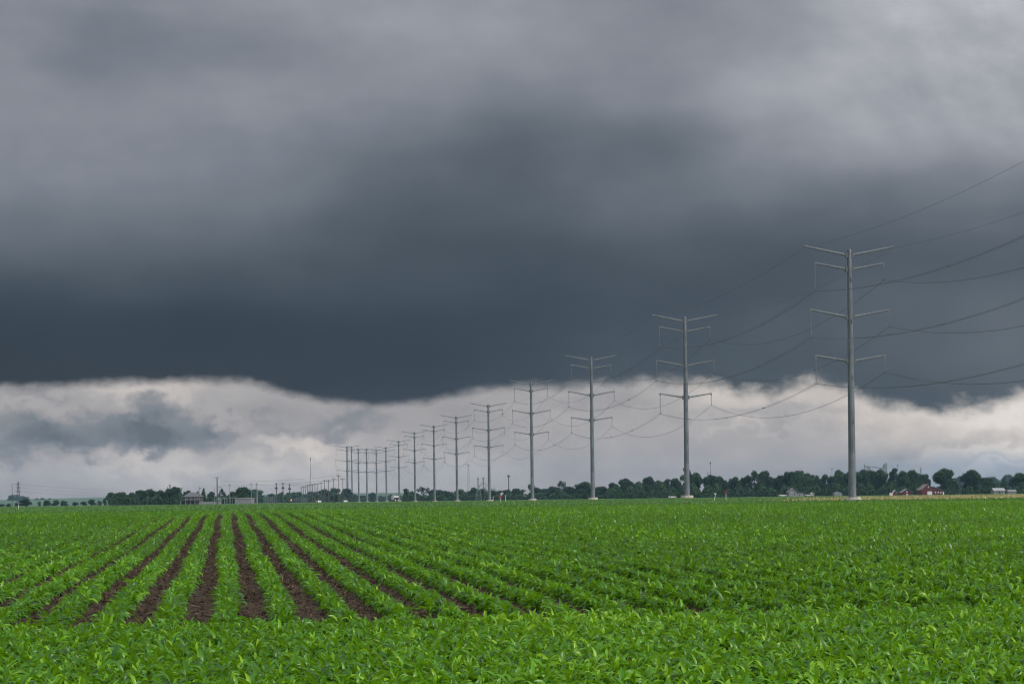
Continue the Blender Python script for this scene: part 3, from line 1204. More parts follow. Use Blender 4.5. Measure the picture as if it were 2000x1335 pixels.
belt([(220, 16, 962), (237, 22, 961), (258, 22, 959), (275, 24, 956), (296, 24, 955), (318, 22, 954), (340, 22, 952)], 1000,
     '{} tree from the left in the dark clump left of the brick house', 'trees of the clump left of the brick house', 20)
belt([(4, 10, 983), (17, 9, 982), (33, 8, 981), (77, 10, 978), (92, 14, 976), (109, 14, 976), (124, 13, 976), (147, 12, 979), (163, 12, 979), (179, 15, 975), (194, 14, 977), (206, 14, 971)], 1150,
     '{} small bush from the left below the pale green hillside', 'bushes below the green hillside', 20, 1.1)
tree(50, 24, 972, 1100, 'broad', 'dark round tree just right of the lattice tower, below the hillside')
belt([(363, 22, 955), (414, 16, 957), (433, 16, 954, 'tall'), (452, 18, 956), (476, 32, 951)], 1010,
     '{} tree from the left among the trees between brick house and low shed', 'trees between the brick house and shed', 15, 1.1)
tree(398, 16, 953, 985, 'conifer', 'dark conifer tree right beside the brick house')
tree(331, 9, 946, 1010, 'sparse', 'thin sparse treetop standing above the clump left of the brick house')
belt([(503, 24, 956), (530, 24, 963), (549, 20, 960), (566, 22, 958), (583, 22, 957), (600, 20, 960), (617, 24, 956), (636, 24, 955), (655, 22, 953), (676, 20, 953)], 1750,
     '{} tree from the left in the hazy blue wood behind the wooden poles', 'trees of the hazy wood behind the wooden poles', 40, 1.3)
tree(653, 16, 964, 1150, 'broad', 'dark low round bush just left of the farthest pylon')
belt([(692, 16, 963), (712, 16, 965), (727, 16, 962), (745, 16, 966), (762, 16, 965), (778, 16, 966)], 1900,
     '{} low hazy tree from the left between the far end pylons', 'low hazy trees between the far end pylons', 40, 1.2)
tree(827, 28, 949, 1290, 'umbrella', 'rounded tree rising above the low belt left of the seventh pylon', k=0)
tree(1037, 20, 938, 1290, 'sparse', 'thin sparse tree rising behind the fourth pylon', k=1)
tree(1097, 24, 937, 1290, 'umbrella', 'umbrella shaped tree with a bare stem, between fourth and third pylon')
tree(1342, 36, 912, 1100, 'tall', 'tallest dark tree, rising behind the second pylon')
tree(1785, 15, 930, 1060, 'tall', 'small paler green tree between the two red barns', k=1)
tree(1845, 44, 917, 1030, 'round', 'large round dark tree right behind the big red barn', k=0)
tree(1864, 18, 931, 1035, 'broad', 'lower tree against the right side of the large round tree')
tree(1898, 42, 919, 1030, 'round', 'big round tree left of the white roofed house', k=2)
tree(1929, 36, 929, 1035, 'broad', 'lower round tree right against the big one, left of white roofed house')
tree(1960, 18, 934, 1040, 'conifer', 'small dark conifer behind the white roofed house')
tree(1992, 38, 924, 1040, 'round', 'dark round tree cut by the right edge of the picture', k=1)
belt([(1874, 22, 931), (1890, 24, 936), (1918, 24, 934), (1938, 24, 931), (1956, 24, 936), (1975, 28, 928), (1996, 24, 932)], 2500,
     '{} pale blue distant tree from the left, far behind the round trees', 'distant blue trees at the right', 60, 1.3)
belt([(30, 26, 966), (46, 22, 969)], 3300, '{} blue tree from the left on the hilltop under the lattice tower', 'trees on the hilltop', 20, 1.2)
belt([(72, 10, 973), (84, 10, 972), (98, 10, 972)], 3300, '{} tiny tree from the left on the skyline of the green hill', 'trees on the hill skyline', 20, 1.2)

# undergrowth that closes the foot of the belts (one mass per run)
UC = []
for x0, x1, d, hgt in ((1195, 1820, 1085, 8), (1195, 1820, 1140, 10), (1826, 1872, 1028, 4), (1878, 1948, 1030, 5), (1968, 2030, 1042, 4), (1110, 1345, 1165, 6), (786, 1130, 1275, 6.0), (786, 1130, 1310, 6.0), (212, 352, 985, 6), (395, 490, 1005, 4.5), (490, 690, 1700, 9), (690, 792, 1850, 6)):
    n = int((x1 - x0) * 34)
    px = rng.uniform(x0, x1, n)
    y = d + rng.uniform(-14, 14, n)
    hmax = hgt * (.65 + .35 * np.sin(px * .21) * np.sin(px * .083 + 1))
    UC.append(np.stack([(px - 1000) / F * y, y, zt(y) + hmax * rng.random(n)], -1))
UC = np.concatenate(UC)
V = leaf_quads(np.random.default_rng(4), UC, .62)
tag(link('undergrowth', np_mesh('undergrowth', V, np.arange(len(V)).reshape(-1, 4), M['tree'], {'tint': np.repeat(rng.uniform(0, .5, len(UC)), 4)})),
    'dark undergrowth closing the foot of the tree belts', 'undergrowth', kind='stuff')

# ------------------------------------------------------------------ far hill, road
M['hill'] = mat_noise('hill_field', (.025, .06, .030), (.04, .085, .035), .01, .9, 0, 5)
hx = np.arange(-1150, 1000, 50.0)
hy = np.concatenate([np.arange(2600, 4300, 60.0)])


def hill_z(X, Y):
    pxs = 1000 + X / Y * F
    target = np.interp(pxs, [-200, 0, 60, 220, 400, 690, 800, 900, 2000], [11.5, 12.0, 13.0, 14.5, 15, 16, 15.5, 3, 0])
    return 1.6 + target * np.clip((Y - 2650) / 750, 0, 1) ** 1.4


tag(grid('hill', hx, hy, M['hill'], 0, hill_z), kind='structure')
b = MB()
b.box(-600, -20, 925, 934, gz(930), gz(930) + .06)
tag(b.build('road', M['asphalt']), kind='structure')

# ------------------------------------------------------------------ buildings and yard things
def gable(mb, x0, x1, y0, y1, zw, zr, ov=.25, th=.18, along='y'):
    """roof slabs only: ridge along y (gable faces the camera) or along x"""
    if along == 'y':
        xm = (x0 + x1) / 2
        mb.prism([(x0 - ov, zw - ov * (zr - zw) / (xm - x0)), (xm, zr), (x1 + ov, zw - ov * (zr - zw) / (xm - x0)), (x1 + ov, zw + th - ov * (zr - zw) / (xm - x0)), (xm, zr + th), (x0 - ov, zw + th - ov * (zr - zw) / (xm - x0))], y0 - ov, y1 + ov)
    else:
        ym = (y0 + y1) / 2
        m2 = MB()
        m2.prism([(y0 - ov, zw - .1), (ym, zr), (y1 + ov, zw - .1), (y1 + ov, zw + th - .1), (ym, zr + th), (y0 - ov, zw + th - .1)], x0 - ov, x1 + ov)
        mb.add([(y, x, z) for x, y, z in m2.v], [f[::-1] for f in m2.f])
    return mb


def walls(mb, x0, x1, y0, y1, zw, zr=None, along='y'):
    if zr is None:
        return mb.box(x0, x1, y0, y1, -.3, zw)
    if along == 'y':
        return mb.prism([(x0, -.3), (x1, -.3), (x1, zw), ((x0 + x1) / 2, zr), (x0, zw)], y0, y1)
    m2 = MB()
    m2.prism([(y0, -.3), (y1, -.3), (y1, zw), ((y0 + y1) / 2, zr), (y0, zw)], x0, x1)
    return mb.add([(y, x, z) for x, y, z in m2.v], [f[::-1] for f in m2.f])


def pane(root, x0, x1, y, z0, z1, frame='white', glass='glass', name='window'):
    b = MB()
    b.box(x0 - .1, x1 + .1, y - .06, y + .02, z0 - .1, z1 + .1)
    f = b.build(name, M[frame], root)
    if glass:
        b = MB()
        b.box(x0, x1, y - .08, y - .055, z0, z1)
        b.build('glass', M[glass], f)
    return f


def ground_thing(name, label, cat, px, d, group=None, rz=0):
    return thing(name, label, cat, (xof(px, d), d, gz(d)), rz, group)


D = 1000
s = D / F
# big red barn
t = ground_thing('red_barn', 'large dark red barn with white door and a wing to the right', 'barn', 1813, D)
walls(MB(), -3.6, 3.5, 0, 12, 2.7, 5.6).build('wall', M['redbarn'], t)
gable(MB(), -3.6, 3.5, 0, 12, 2.7, 5.62, .35).build('roof', M['darkroof'], t)
w = MB()
w.prism([(3.52, -.3), (8.2, -.3), (8.2, 2.0), (3.52, 4.1)], 1.2, 11)
w.build('wing_wall', M['redbarn'], t)
w = MB()
w.prism([(3.3, 4.25), (8.6, 1.9), (8.6, 2.1), (3.3, 4.45)], .8, 11.4)
w.build('wing_roof', M['darkroof'], t)
b = MB()
b.box(-.4, 2.1, -.10, -.01, -.1, 1.75)
b.build('door', M['white'], t)
pane(t, .0, .35, -.0, 3.9, 4.4, 'white', None)
for xx in (4.0, 5.5, 6.9):
    pane(t, xx, xx + .45, 1.2, .95, 1.4, 'white', None)
b = MB()
b.box(8.21, 9.0, 1.5, 5, -.3, 1.5)
b.build('annex', M['white'], t)
# small red barn
t = ground_thing('red_barn', 'small red barn with pale roof edges, left of the large barn', 'barn', 1771.5, D)
walls(MB(), -2.9, 2.9, 0, 6, 1.45, 3.0).build('wall', M['redbarn'], t)
gable(MB(), -2.9, 2.9, 0, 6, 1.45, 3.02, .4).build('roof', M['grayroof'], t)
pane(t, -.2, .25, 0, 1.5, 1.95, 'white', None)
b = MB()
b.box(-.35, .55, -.09, -.01, -.1, .55)
b.build('door', M['white'], t)
t = ground_thing('farm_shed', 'tiny red shed with a white roof, left of the small red barn', 'shed', 1748, D)
walls(MB(), -1.1, 1.1, 0, 2.5, 1.1, 2.6).build('wall', M['redbarn'], t)
gable(MB(), -1.1, 1.1, 0, 2.5, 1.1, 2.65, .2).build('roof', M['white'], t)
t = ground_thing('storage_box', 'small white storage box beside the tiny red shed', 'box', 1741, D)
b = MB()
b.box(-.8, .8, 0, 2, -.1, 1.25)
b.build('body', M['white'], t)
b = MB()
b.box(-.86, .86, -.06, 2.06, 1.255, 1.38)
b.build('lid', M['grayroof'], t)
# grey farmhouse
t = ground_thing('farmhouse', 'pale grey gabled farmhouse with a low wing, in front of the dark trees', 'house', 1549, D + 20)
walls(MB(), -2.3, 2.2, 0, 8, 2.5, 4.5).build('wall', M['siding'], t)
gable(MB(), -2.3, 2.2, 0, 8, 2.5, 4.55, .35).build('roof', M['grayroof'], t)
walls(MB(), 2.22, 6.0, 1, 6, 1.75).build('wing_wall', M['siding'], t)
b = MB()
b.prism([(2.25, 2.7), (6.3, 1.8), (6.3, 1.95), (2.25, 2.85)], .7, 6.3)
b.build('wing_roof', M['grayroof'], t)
pane(t, .3, 1.0, 0, .4, 2.0)
pane(t, -1.5, -.9, 0, .9, 1.8)
pane(t, 3.5, 4.3, 1, .3, 1.3)
b = MB()
b.box(-1.7, -1.2, 3, 3.6, 3.2, 5.0)
b.build('chimney', M['brick'], t)
t = ground_thing('garden_shed', 'little grey shed just right of the grey farmhouse', 'shed', 1587, D + 10)
walls(MB(), -1.0, 1.0, 0, 2.5, 1.3, 1.9).build('wall', M['siding'], t)
gable(MB(), -1.0, 1.0, 0, 2.5, 1.3, 1.93, .15).build('roof', M['white'], t)
pane(t, -.4, .4, 0, 0, 1.0, 'grayroof')
# round topped hut
t = ground_thing('round_hut', 'round topped metal hut left of the nearest pylon', 'shed', 1638, D)
prof = [(-2.0, -.2)] + [(2.0 * math.cos(a_), .6 + 1.5 * math.sin(a_)) for a_ in np.linspace(math.pi, 0, 11)] + [(2.0, -.2)]
b = MB()
b.prism(prof[::-1], 0, 7)
b.build('shell', M['siding'], t)
b = MB()
b.prism([(x * .55, z * .62) for x, z in prof][::-1], -.08, -.01)
b.build('door', M['grayroof'], t)
# houses at far right
t = ground_thing('bungalow', 'low house with a white roof, left of the rightmost tree', 'house', 1952.5, D - 20)
walls(MB(), -2.9, 2.9, 0, 7, 1.6, 2.9, 'x').build('wall', M['siding'], t)
gable(MB(), -2.9, 2.9, 0, 7, 1.6, 2.95, .3, .18, 'x').build('roof', M['paleroof'], t)
pane(t, -2.1, -1.1, 0, .4, 1.3)
pane(t, .9, 2.0, 0, .4, 1.3)
b = MB()
b.box(-.5, .4, -.09, -.01, -.2, 1.45)
b.build('door', M['brick'], t)
t = ground_thing('bungalow', 'smaller low pale house at the far right, under the rightmost tree', 'house', 1977.5, D - 10)
walls(MB(), -2.1, 2.1, 0, 5, 1.1, 1.9, 'x').build('wall', M['siding'], t)
gable(MB(), -2.1, 2.1, 0, 5, 1.1, 1.95, .3, .16, 'x').build('roof', M['grayroof'], t)
pane(t, -1.2, -.4, 0, .3, .9)
pane(t, .5, 1.2, 0, .3, .9)
# brick house on the left
t = ground_thing('brick_house', 'two storey brick house with a pale roof among trees at left', 'house', 374, D - 40)
walls(MB(), -4.3, 4.6, 0, 9, 4.0).build('wall', M['brick'], t)
b = MB()
b.add([(-4.9, -.6, 3.95), (5.2, -.6, 3.95), (5.2, 9.6, 3.95), (-4.9, 9.6, 3.95), (-1.6, 4, 6.3), (1.9, 4, 6.3), (1.9, 5, 6.3), (-1.6, 5, 6.3)],
      [(0, 1, 5, 4), (1, 2, 6, 5), (2, 3, 7, 6), (3, 0, 4, 7), (4, 5, 6, 7), (3, 2, 1, 0)])
rf = b.build('roof', M['slate'], t)
b = MB()
b.box(2.4, 3.2, 3, 3.8, 4.6, 6.9)
b.build('chimney', M['brick'], rf)
for xx in (-3.0, -.6, 1.6, 3.2):
    pane(t, xx, xx + .8, 0, 2.6, 3.6)
for xx in (-3.0, 1.6, 3.2):
    pane(t, xx, xx + .8, 0, .6, 1.7)
b = MB()
b.box(-5.6, 4.8, -2.4, -.02, 1.95, 2.2)
p = b.build('porch_roof', M['slate'], t)
b = MB()
for xx in (-5.3, -2.8, -.2, 2.2, 4.5):
    b.box(xx - .1, xx + .1, -2.3, -2.1, -.2, 1.94)
b.build('porch_posts', M['siding'], t)
# low sheds
t = ground_thing('metal_shed', 'long low shed with a pale flat roof, right of the brick house', 'shed', 475, D - 80)
walls(MB(), -4.2, 4.2, 0, 10, 2.5).build('wall', M['metalwall'], t)
b = MB()
b.prism([(-4.4, 2.51), (4.4, 2.51), (4.4, 2.8), (1.2, 3.05), (-4.4, 2.85)], -.25, 10.2)
b.build('roof', M['paleroof'], t)
b = MB()
b.box(-1.6, 1.4, -.08, -.01, -.1, 1.9)
b.build('door', M['metalwall'], t)
t = ground_thing('long_wall', 'low pale grey block wall between brick house and metal shed', 'wall', 411, D - 70)
b = MB()
b.box(-5.2, 5.2, 0, .3, -.3, 1.15)
b.build('panel', M['siding'], t)
b = MB()
b.box(-5.25, 5.25, -.05, .35, 1.155, 1.3)
b.build('coping', M['paleroof'], t)


# ------------------------------------------------------------------ vehicles
def car(px, d, label, heading, mat='white', lights=False):
    t = ground_thing('parked_car', label, 'car', px, d, None, heading)
    b = MB()
    b.prism([(-2.1, .3), (2.1, .3), (2.15, .75), (1.2, .92), (-1.9, .95), (-2.15, .7)], -.85, .85)
    b.build('body', M[mat], t)
    b = MB()
    b.prism([(-1.6, .955), (1.0, .93), (.4, 1.45), (-1.2, 1.48)], -.72, .72)
    b.build('cabin', M['glass'], t)
    for xx in (-1.3, 1.3):
        for yy in (-.86, .70):
            b = MB()
            b.tube((xx, yy, .32), (xx, yy + .16, .32), .32, .32, 12)
            b.build('wheel', M['rubber'], t)
    for yy in (-.55, .55):
        b = MB()
        b.box(2.1, 2.19, yy - .16, yy + .16, .52, .72)
        b.build('headlight', M['headlamp'] if lights else M['glass'], t)
    return t


car(1529, 990, 'white car parked left of the grey farmhouse', 0.1)
car(1580, 980, 'white car parked between grey farmhouse and little grey shed', -.3)
car(1313, 1010, 'white car beside the trees just left of the second pylon', .2)
car(622, 929, 'white car on the road below the wooden poles', -1.2, 'white', True)
car(674, 931, 'white car on the road at the foot of the farthest pylon', -1.3, 'white', True)
t = ground_thing('box_truck', 'white box truck on the road, right of the tenth pylon', 'truck', 774, 929, None, .25)
b = MB()
b.box(-1.25, 1.25, .2, 6.5, .95, 3.1)
b.build('cargo_box', M['white'], t)
b = MB()
b.prism([(-1.1, .35), (1.1, .35), (1.1, 1.5), (.95, 2.15), (-.95, 2.15), (-1.1, 1.5)], -1.9, .15)
cb = b.build('cab', M['darksteel'], t)
b = MB()
b.box(-.9, .9, -1.95, -1.905, 1.3, 2.0)
b.build('windscreen', M['glass'], cb)
for xx in (-.8, .8):
    b = MB()
    b.box(xx - .18, xx + .18, -1.96, -1.905, .6, .85)
    b.build('headlight', M['headlamp'], t)
for xx in (-1.2, .95):
    for yy in (-1.0, 4.8):
        b = MB()
        b.tube((xx, yy, .45), (xx + .25, yy, .45), .45, .45, 12)
        b.build('wheel', M['rubber'], t)

# ------------------------------------------------------------------ small posts near the corn edge
for px, top, d, lab in ((963, 969, 520, 'first thin white marker post right of the fifth pylon'), (987, 966, 500, 'white marker post right of the red marker'), (36, 985, 420, 'white marker post at the far left edge of the corn')):
    h = zof(px, top, d) - gz(d)
    t = ground_thing('marker_post', lab, 'post', px, d, 'white marker posts')
    b = MB()
    b.tube((0, 0, -.1), (0, 0, h), .07, .07, 8)
    b.build('post', M['white'], t)
    b = MB()
    b.lathe([(.085, h), (.085, h + .05), (.03, h + .09)], 8)
    b.build('cap', M['grayroof'], t)
t = ground_thing('marker_sign', 'red warning marker on a short white post, right of fifth pylon', 'sign', 977.5, 500)
b = MB()
b.tube((0, 0, -.1), (0, 0, 1.2), .06, .06, 8)
b.build('post', M['white'], t)
b = MB()
b.box(-.28, .28, -.10, -.065, .95, 1.7)
b.build('panel', M['redsign'], t)
t = ground_thing('sign_post', 'leaning white post with a small top plate, right of second pylon', 'sign', 1395, 360)
b = MB()
b.tube((-.04, 0, -.1), (.28, 0, 1.35), .06, .06, 8)
b.build('post', M['white'], t)
b = MB()
b.box(-.05, .42, -.10, -.065, 1.28, 1.46)
b.build('plate', M['white'], t)
t = ground_thing('sign_post', 'white post topped with two dark red warning plates, right of second pylon', 'sign', 1418, 380)
b = MB()
b.tube((0, 0, -.1), (0, 0, 1.4), .06, .06, 8)
b.build('post', M['white'], t)
for x0, x1, z0, z1 in ((-.5, .3, 1.42, 1.75), (-.2, .5, 1.8, 2.15)):
    b = MB()
    b.box(x0, x1, -.10, -.065, z0, z1)
    b.build('panel', M['dullred'], t)


# ------------------------------------------------------------------ poles, masts, towers
def upole(px, top, d, label, group, mat='wood', wpx=1.1, arms=((.94, 1.2),), can=False, cap=False):
    h = zof(px, top, d) - gz(d)
    t = ground_thing('utility_pole', label, 'utility pole', px, d, group)
    r = wpx * d / F / 2
    b = MB()
    b.tube((0, 0, -.3), (0, 0, h), r * 1.15, r * .75, 8)
    b.build('pole', M[mat], t)
    for fz, half in arms:
        b = MB()
        b.box(-half, half, -r - .12, -r + .02, h * fz - .09, h * fz + .09)
        ca = b.build('crossarm', M[mat], t)
        b = MB()
        for xx in (-half * .92, -half * .45, half * .45, half * .92):
            b.lathe([(.07, h * fz + .09), (.10, h * fz + .2), (.05, h * fz + .34)], 6, xx, -r - .05)
        b.build('insulators', M['porcelain'], ca)
    if can:
        for sx in (-1, 1):
            b = MB()
            b.lathe([(.20, h * .70), (.22, h * .70 + .1), (.22, h * .70 + .9), (.1, h * .70 + 1.0)], 10, sx * .42, -.2)
            b.build('transformer', M['darksteel'], t)
    return t


wp = [(588.7, 950), (592.6, 948.5), (596.7, 948), (601, 946), (605.7, 944), (610.5, 945), (615.5, 943), (621, 942), (627.5, 940), (634, 936), (642, 936), (652, 933), (662, 925.5), (670, 932.7)]
for i, (px, top) in enumerate(wp):
    d = 1000 * 46 / (985 - top) if i < 12 else 980
    upole(px, top, min(d, 1480), f'{ORDW[i]} wooden pole from the left in the row leading to the far pylons', 'wooden poles in a row along the road', 'wood', 1.2)
for px, top, lab in ((540, 942.5, 'left of three dark poles with transformers near the orange lamp'), (553, 942, 'middle of three dark poles with transformers near the orange lamp'), (566, 944.5, 'right of three dark poles with transformers, above the orange lamp')):
    upole(px, top, 950, lab, 'dark poles near the orange lamp', 'wood', 2.0, ((.95, .6), (.72, .9)), True)
upole(424.5, 931.5, 900, 'tall thick dark pole with short top arms, left of the metal shed', None, 'darksteel', 2.4, ((.985, 1.3),))
for px, top, w_, lab in ((287.5, 959, .9, 'pale slim pole in front of the tree clump left of the brick house'), (355, 951, .9, 'slim pole just left of the brick house'), (390.5, 951, .9, 'slim pole between brick house and the conifer'),
                         (419.5, 951, 1.1, 'pale pole just left of the tall thick dark pole'), (430, 948, 1.2, 'pale pole just right of the tall thick dark pole'), (449, 944, 1.2, 'slim pole above the left end of the metal shed'),
                         (491, 942.5, 1.0, 'slim pole at the right end of the metal shed'), (502, 942, 1.9, 'thicker pale pole right of the metal shed')):
    upole(px, top, 905, lab, 'poles around the metal shed', 'palepole' if w_ != .9 else 'wood', w_, ((.93, .7),) if px not in (419.5,) else ())
upole(24, 945, 1500, 'thin tall pole at the far left, beside the lattice tower', None, 'darksteel', 1.0, ((.99, 1.2),))
# switchyard frame
t = ground_thing('switchyard_frame', 'pale steel frame of thin posts and a beam left of the shed', 'steel frame', 446, 912)
b = MB()
b.box(-3.5, 3.6, -.1, .1, 2.95, 3.15)
b.build('beam', M['palepole'], t)
for xx in (-3.3, -1.9, -.7, .7, 1.9, 3.4):
    b = MB()
    b.tube((xx, 0, -.2), (xx, 0, 2.94), .10, .10, 6)
    b.build('post', M['palepole'], t)
for k, (x0, x1, lab) in enumerate(((515, 536, 'dark grey open steel switchgear left of the three dark poles'), (575, 600, 'faint grey fence panels right of the orange lamp'))):
    t = ground_thing('steel_rack', lab, 'steel rack', (x0 + x1) / 2, 960)
    half = (x1 - x0) / 2 * 960 / F
    b = MB()
    for zz in (1.2, 2.2, 3.2)[: 3 - k]:
        b.box(-half, half, -.08, .08, zz, zz + .15)
    b.build('rails', M['elev'], t)
    b = MB()
    for q in range(7):
        xx = -half + .12 + q * (2 * half - .24) / 6
        b.box(xx - .08, xx + .08, .085, .25, -.2, (3.6, 2.6)[k] + .3 * (q % 2))
    b.build('posts', M['elev'], t)
# orange signal lamp
t = ground_thing('signal_lamp', 'glowing orange lamp on a short post below the dark poles', 'signal lamp', 569, 930)
h = zof(569, 976, 930) - gz(930)
b = MB()
b.tube((0, 0, -.2), (0, 0, h + .3), .09, .09, 8)
b.build('post', M['darksteel'], t)
b = MB()
b.box(-.5, .5, -.3, -.1, h - .5, h + .5)
hd = b.build('housing', M['darksteel'], t)
b = MB()
b.lathe([(.02, 0), (.22, .05), (.32, .2)], 14)
lv_ = b.build('lens', M['lamp'], hd)
lv_.rotation_euler = (math.radians(90), 0, 0)
lv_.rotation_euler = (-math.radians(90), 0, 0)
lv_.location = (0, -.52, h)


def lattice(t, h, w0, w1, r, mat, panels=8):
    """four legs and zig-zag bracing"""
    b = MB()
    for sx in (-1, 1):
        for sy in (-1, 1):
            b.tube((sx * w0, sy * w0, 0), (sx * w1, sy * w1, h), r, r * .8, 4)
    b.build('legs', M[mat], t)
    b = MB()
    zs = [h * (1 - (1 - k / panels) ** 1.25) for k in range(panels + 1)]
    for k in range(panels):
        a0, a1 = w0 + (w1 - w0) * zs[k] / h, w0 + (w1 - w0) * zs[k + 1] / h
        for ax in range(4):
            c, s_ = math.cos(ax * math.pi / 2), math.sin(ax * math.pi / 2)
            R = lambda x, y: (x * c - y * s_, x * s_ + y * c)
            b.tube((*R(-a0, -a0), zs[k]), (*R(a1, -a1), zs[k + 1]), r * .6, r * .6, 4, False)
            b.tube((*R(a0, -a0), zs[k]), (*R(-a1, -a1), zs[k + 1]), r * .6, r * .6, 4, False)
    b.build('bracing', M[mat], t)


# lattice transmission tower at far left
d = 2600
t = ground_thing('lattice_tower', 'dark lattice transmission tower with three crossarms at far left', 'lattice tower', 36, d)
h = zof(36, 940, d) - gz(d)
lattice(t, h, 2.6, .5, .22, 'darksteel', 7)
for fz, half in ((.90, 4.8), (.76, 4.2), (.60, 4.2)):
    b = MB()
    b.tube((-half, 0, h * fz), (half, 0, h * fz), .25, .25, 4)
    b.tube((-half, 0, h * fz), (0, 0, h * fz + 1.2), .15, .15, 4)
    b.tube((half, 0, h * fz), (0, 0, h * fz + 1.2), .15, .15, 4)
    b.build('crossarm', M['darksteel'], t)
for k, (fz, lab) in enumerate(((.90, 'topmost faint wire running right from the far left lattice tower'), (.76, 'middle faint wire running right from the far left lattice tower'), (.60, 'lowest faint wire running right from the far left lattice tower'))):
    a_ = t.location + Vector((4.5 - .3 * k, 0, h * fz - .6))
    c_ = at(235, 957 + 6 * k, 3000)
    b = MB()
    b.path([a_.lerp(c_, q / 12) - Vector((0, 0, 5 * q / 12 * (1 - q / 12))) for q in range(13)], .10, 4)
    tag(b.build('tower_wire', M['wire']), lab, 'wire', 'wires of the far left tower')
# lattice tower in the gap behind the fifth/sixth pylon
d = 1240
t = ground_thing('lattice_tower', 'grey lattice tower in the low tree belt left of fifth pylon', 'lattice tower', 935, d)
h = zof(935, 944, d) - gz(d)
lattice(t, h, 2.0, .35, .12, 'elev', 6)
b = MB()
b.tube((-2, 0, h * .9), (2, 0, h * .9), .12, .12, 4)
b.build('crossarm', M['elev'], t)
# slim radio tower
d = 1900
t = ground_thing('radio_tower', 'slim tapered radio tower with a top platform, right of sixth pylon', 'radio tower', 915.5, d)
h = zof(915.5, 908, d) - gz(d)
lattice(t, h, 2.0, .35, .16, 'palepole', 9)
b = MB()
b.lathe([(.5, h), (1.7, h + .1), (1.7, h + .7), (.5, h + .8)], 10)
b.build('platform', M['elev'], t)
# tall thin mast at 607
d = 1900
t = ground_thing('radio_mast', 'tall thin guyed radio mast rising above the wooden poles', 'mast', 607.5, d)
h = zof(607.5, 897, d) - gz(d)
b = MB()
b.tube((0, 0, -.2), (0, 0, h), .27, .22, 6)
b.build('mast', M['elev'], t)
b = MB()
b.lathe([(.3, h), (.5, h + .4), (.5, h + 1.2), (.1, h + 1.6)], 8)
b.build('beacon', M['brick'], t)
b = MB()
for a_ in (0, 2.1, 4.2):
    b.tube((0, 0, h * .7), (h * .22 * math.cos(a_), h * .22 * math.sin(a_), 0), .05, .05, 4)
b.build('guy_wires', M['wire'], t)
# floodlight mast at 994
d = 1500
t = ground_thing('floodlight_mast', 'floodlight mast with a wide top, between fifth and fourth pylon', 'floodlight mast', 994, d)
h = zof(994, 930, d) - gz(d)
b = MB()
b.tube((0, 0, -.2), (0, 0, h), .48, .36, 8)
b.build('pole', M['darksteel'], t)
b = MB()
b.lathe([(.4, h - .4), (1.2, h), (1.2, h + .9), (.4, h + 1.1)], 10)
b.build('lamp_head', M['darksteel'], t)
# masts behind the right belt
for px, top, d, lab, wpx, hd in ((1388.3, 902, 1700, 'slim mast with a small top above trees right of the second pylon', 1.5, True), (1383, 921, 1600, 'short lattice mast just left of the slim mast', 2.0, False),
                                 (1625.7, 914, 2000, 'thin faint mast above trees left of the nearest pylon', 1.0, True), (1754.3, 907, 2100, 'thin faint mast right of the grain elevator', 1.0, True), (1799, 913, 1900, 'stepped steel tower above trees behind the red barns', 2.6, False)):
    t = ground_thing('radio_mast', lab, 'mast', px, d)
    h = zof(px, top, d) - gz(d)
    r = wpx * d / F / 2
    if hd:
        b = MB()
        b.tube((0, 0, -.2), (0, 0, h), r, r * .7, 8)
        b.build('mast', M['elev'], t)
        b = MB()
        b.lathe([(r, h - 1.6), (r * 2, h - 1.2), (r * 2, h - .5), (r * .5, h + .3)], 8)
        b.build('beacon', M['darksteel'], t)
    else:
        lattice(t, h, r * 1.6, r * .6, .16, 'elev', 8)
# grain bins at 945..965
d = 1700
g0 = gz(d)
for px, w_, top, lab in ((951, 13, 949, 'left of the two distant domed grain bins behind the low trees'), (969, 17, 951, 'right and wider of the two distant domed grain bins')):
    t = ground_thing('grain_bin', lab, 'grain bin', px, d, 'domed grain bins')
    h = zof(px, top, d) - gz(d)
    R = w_ * d / F / 2
    b = MB()
    b.lathe([(R, -.2), (R, h * .75)], 20)
    b.build('wall', M['elev'], t)
    b = MB()
    b.lathe([(R * 1.02, h * .752), (R * .7, h * .88), (R * .3, h * .97), (R * .1, h)], 20)
    b.build('roof', M['elev'], t)
t = ground_thing('grain_elevator', 'distant grain elevator legs with a conveyor above domed bins', 'grain elevator', 944.5, d + 15)
h = zof(944.5, 931, d) - gz(d)
for xx, f_ in ((-5.0, .97), (0, 1.0)):
    b = MB()
    b.box(xx - .6, xx + .6, -.6, .6, 0, h * f_ * .93)
    b.box(xx - 1.0, xx + 1.0, -.9, .9, h * f_ * .93, h * f_)
    b.build('tower', M['elev'], t)
b = MB()
b.tube((0, 0, h * .8), (6, 0, h * .55), .35, .35, 6)
b.tube((0, 0, h * .8), (-6, 0, h * .5), .35, .35, 6)
b.tube((0, 0, h * .55), (17, 0, h * .38), .5, .5, 6)
b.build('chutes', M['elev'], t)
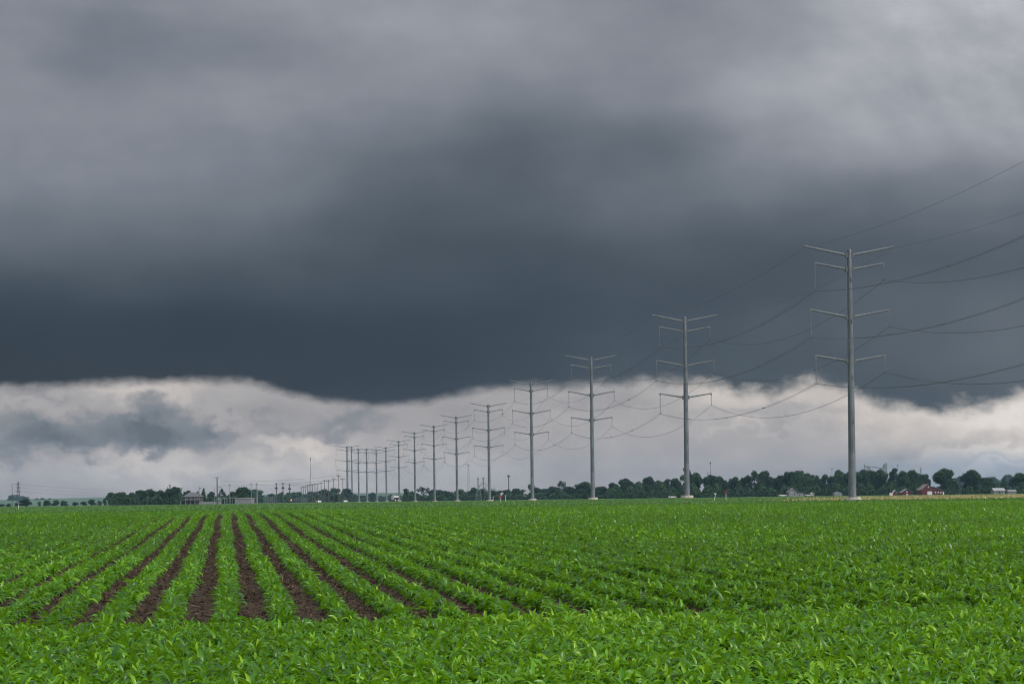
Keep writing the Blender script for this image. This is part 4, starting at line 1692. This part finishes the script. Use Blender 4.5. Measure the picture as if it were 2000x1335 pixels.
# conveyor structure above the right belt
d = 1500
t = ground_thing('grain_elevator', 'large grain elevator with sloping conveyor above trees right of nearest pylon', 'grain elevator', 1710, d)
s = d / F
z0 = gz(d)
zz = lambda py: zof(1710, py, d) - z0
b = MB()
b.box(-21.5 * s, -20.2 * s, -.5, .5, 0, zz(905.5))
b.box(-13 * s, -11.8 * s, -.5, .5, 0, zz(910))
b.box(-19 * s, -13.5 * s, -.4, .4, zz(913), zz(911.8))
b.box(-19 * s, -13.5 * s, -.4, .4, zz(918), zz(916.5))
b.tube((-20 * s, 0, zz(918)), (-13 * s, 0, zz(911)), .3, .3, 4)
b.tube((-13 * s, 0, zz(919)), (-5 * s, 0, zz(921)), .3, .3, 4)
b.tube((-13 * s, .6, zz(911)), (-7 * s, .6, zz(919)), .4, .4, 4)
b.build('frame', M['elev'], t)
b = MB()
b.prism([(-20.1 * s, zz(910.2)), (12 * s, zz(915)), (12 * s, zz(912.8)), (-20.1 * s, zz(908.6))], -.9, -.55)
b.build('conveyor', M['elev'], t)
b = MB()
b.box(16.2 * s, 22.6 * s, -2, 2, 0, zz(907))
b.prism([(17.5 * s, zz(906.9)), (22.6 * s, zz(906.9)), (22.6 * s, zz(904)), (20 * s, zz(904))], -1.4, 1.4)
b.box(11 * s, 15.9 * s, -1.8, 1.8, 0, zz(912.5))
b.build('head_house', M['elev'], t)
# roadside wires between the wooden poles
for k, (pa, pb, lab) in enumerate((((432, 939.5, 905), (662, 927.5, 978), 'upper faint wire from the tall dark pole to the wooden poles'), ((432, 948, 905), (662, 934, 978), 'lower faint wire from the tall dark pole to the wooden poles'),
                                   ((566, 946.5, 950), (670, 934, 978), 'faint wire from the dark pole above the orange lamp'))):
    a_, c_ = at(*pa), at(*pb)
    b = MB()
    b.path([a_.lerp(c_, q / 14) - Vector((0, 0, 4.4 * q / 14 * (1 - q / 14))) for q in range(15)], .045, 4)
    tag(b.build('pole_wire', M['wire']), lab, 'wire', 'faint wires near the wooden poles')

# ------------------------------------------------------------------ haze
m, nt = newmat('haze_air')
out = nt.nodes.new('ShaderNodeOutputMaterial')
v = nt.nodes.new('ShaderNodeVolumePrincipled')
v.inputs['Color'].default_value = (.42, .68, 1.0, 1)
v.inputs['Density'].default_value = .00005
nt.links.new(v.outputs[0], out.inputs['Volume'])
b = MB()
b.box(-4420, 4420, -80, 4620, -1.2, 80)
hz = b.build('haze', m)
tag(hz, 'thin pale haze in the distance', 'haze', kind='stuff')
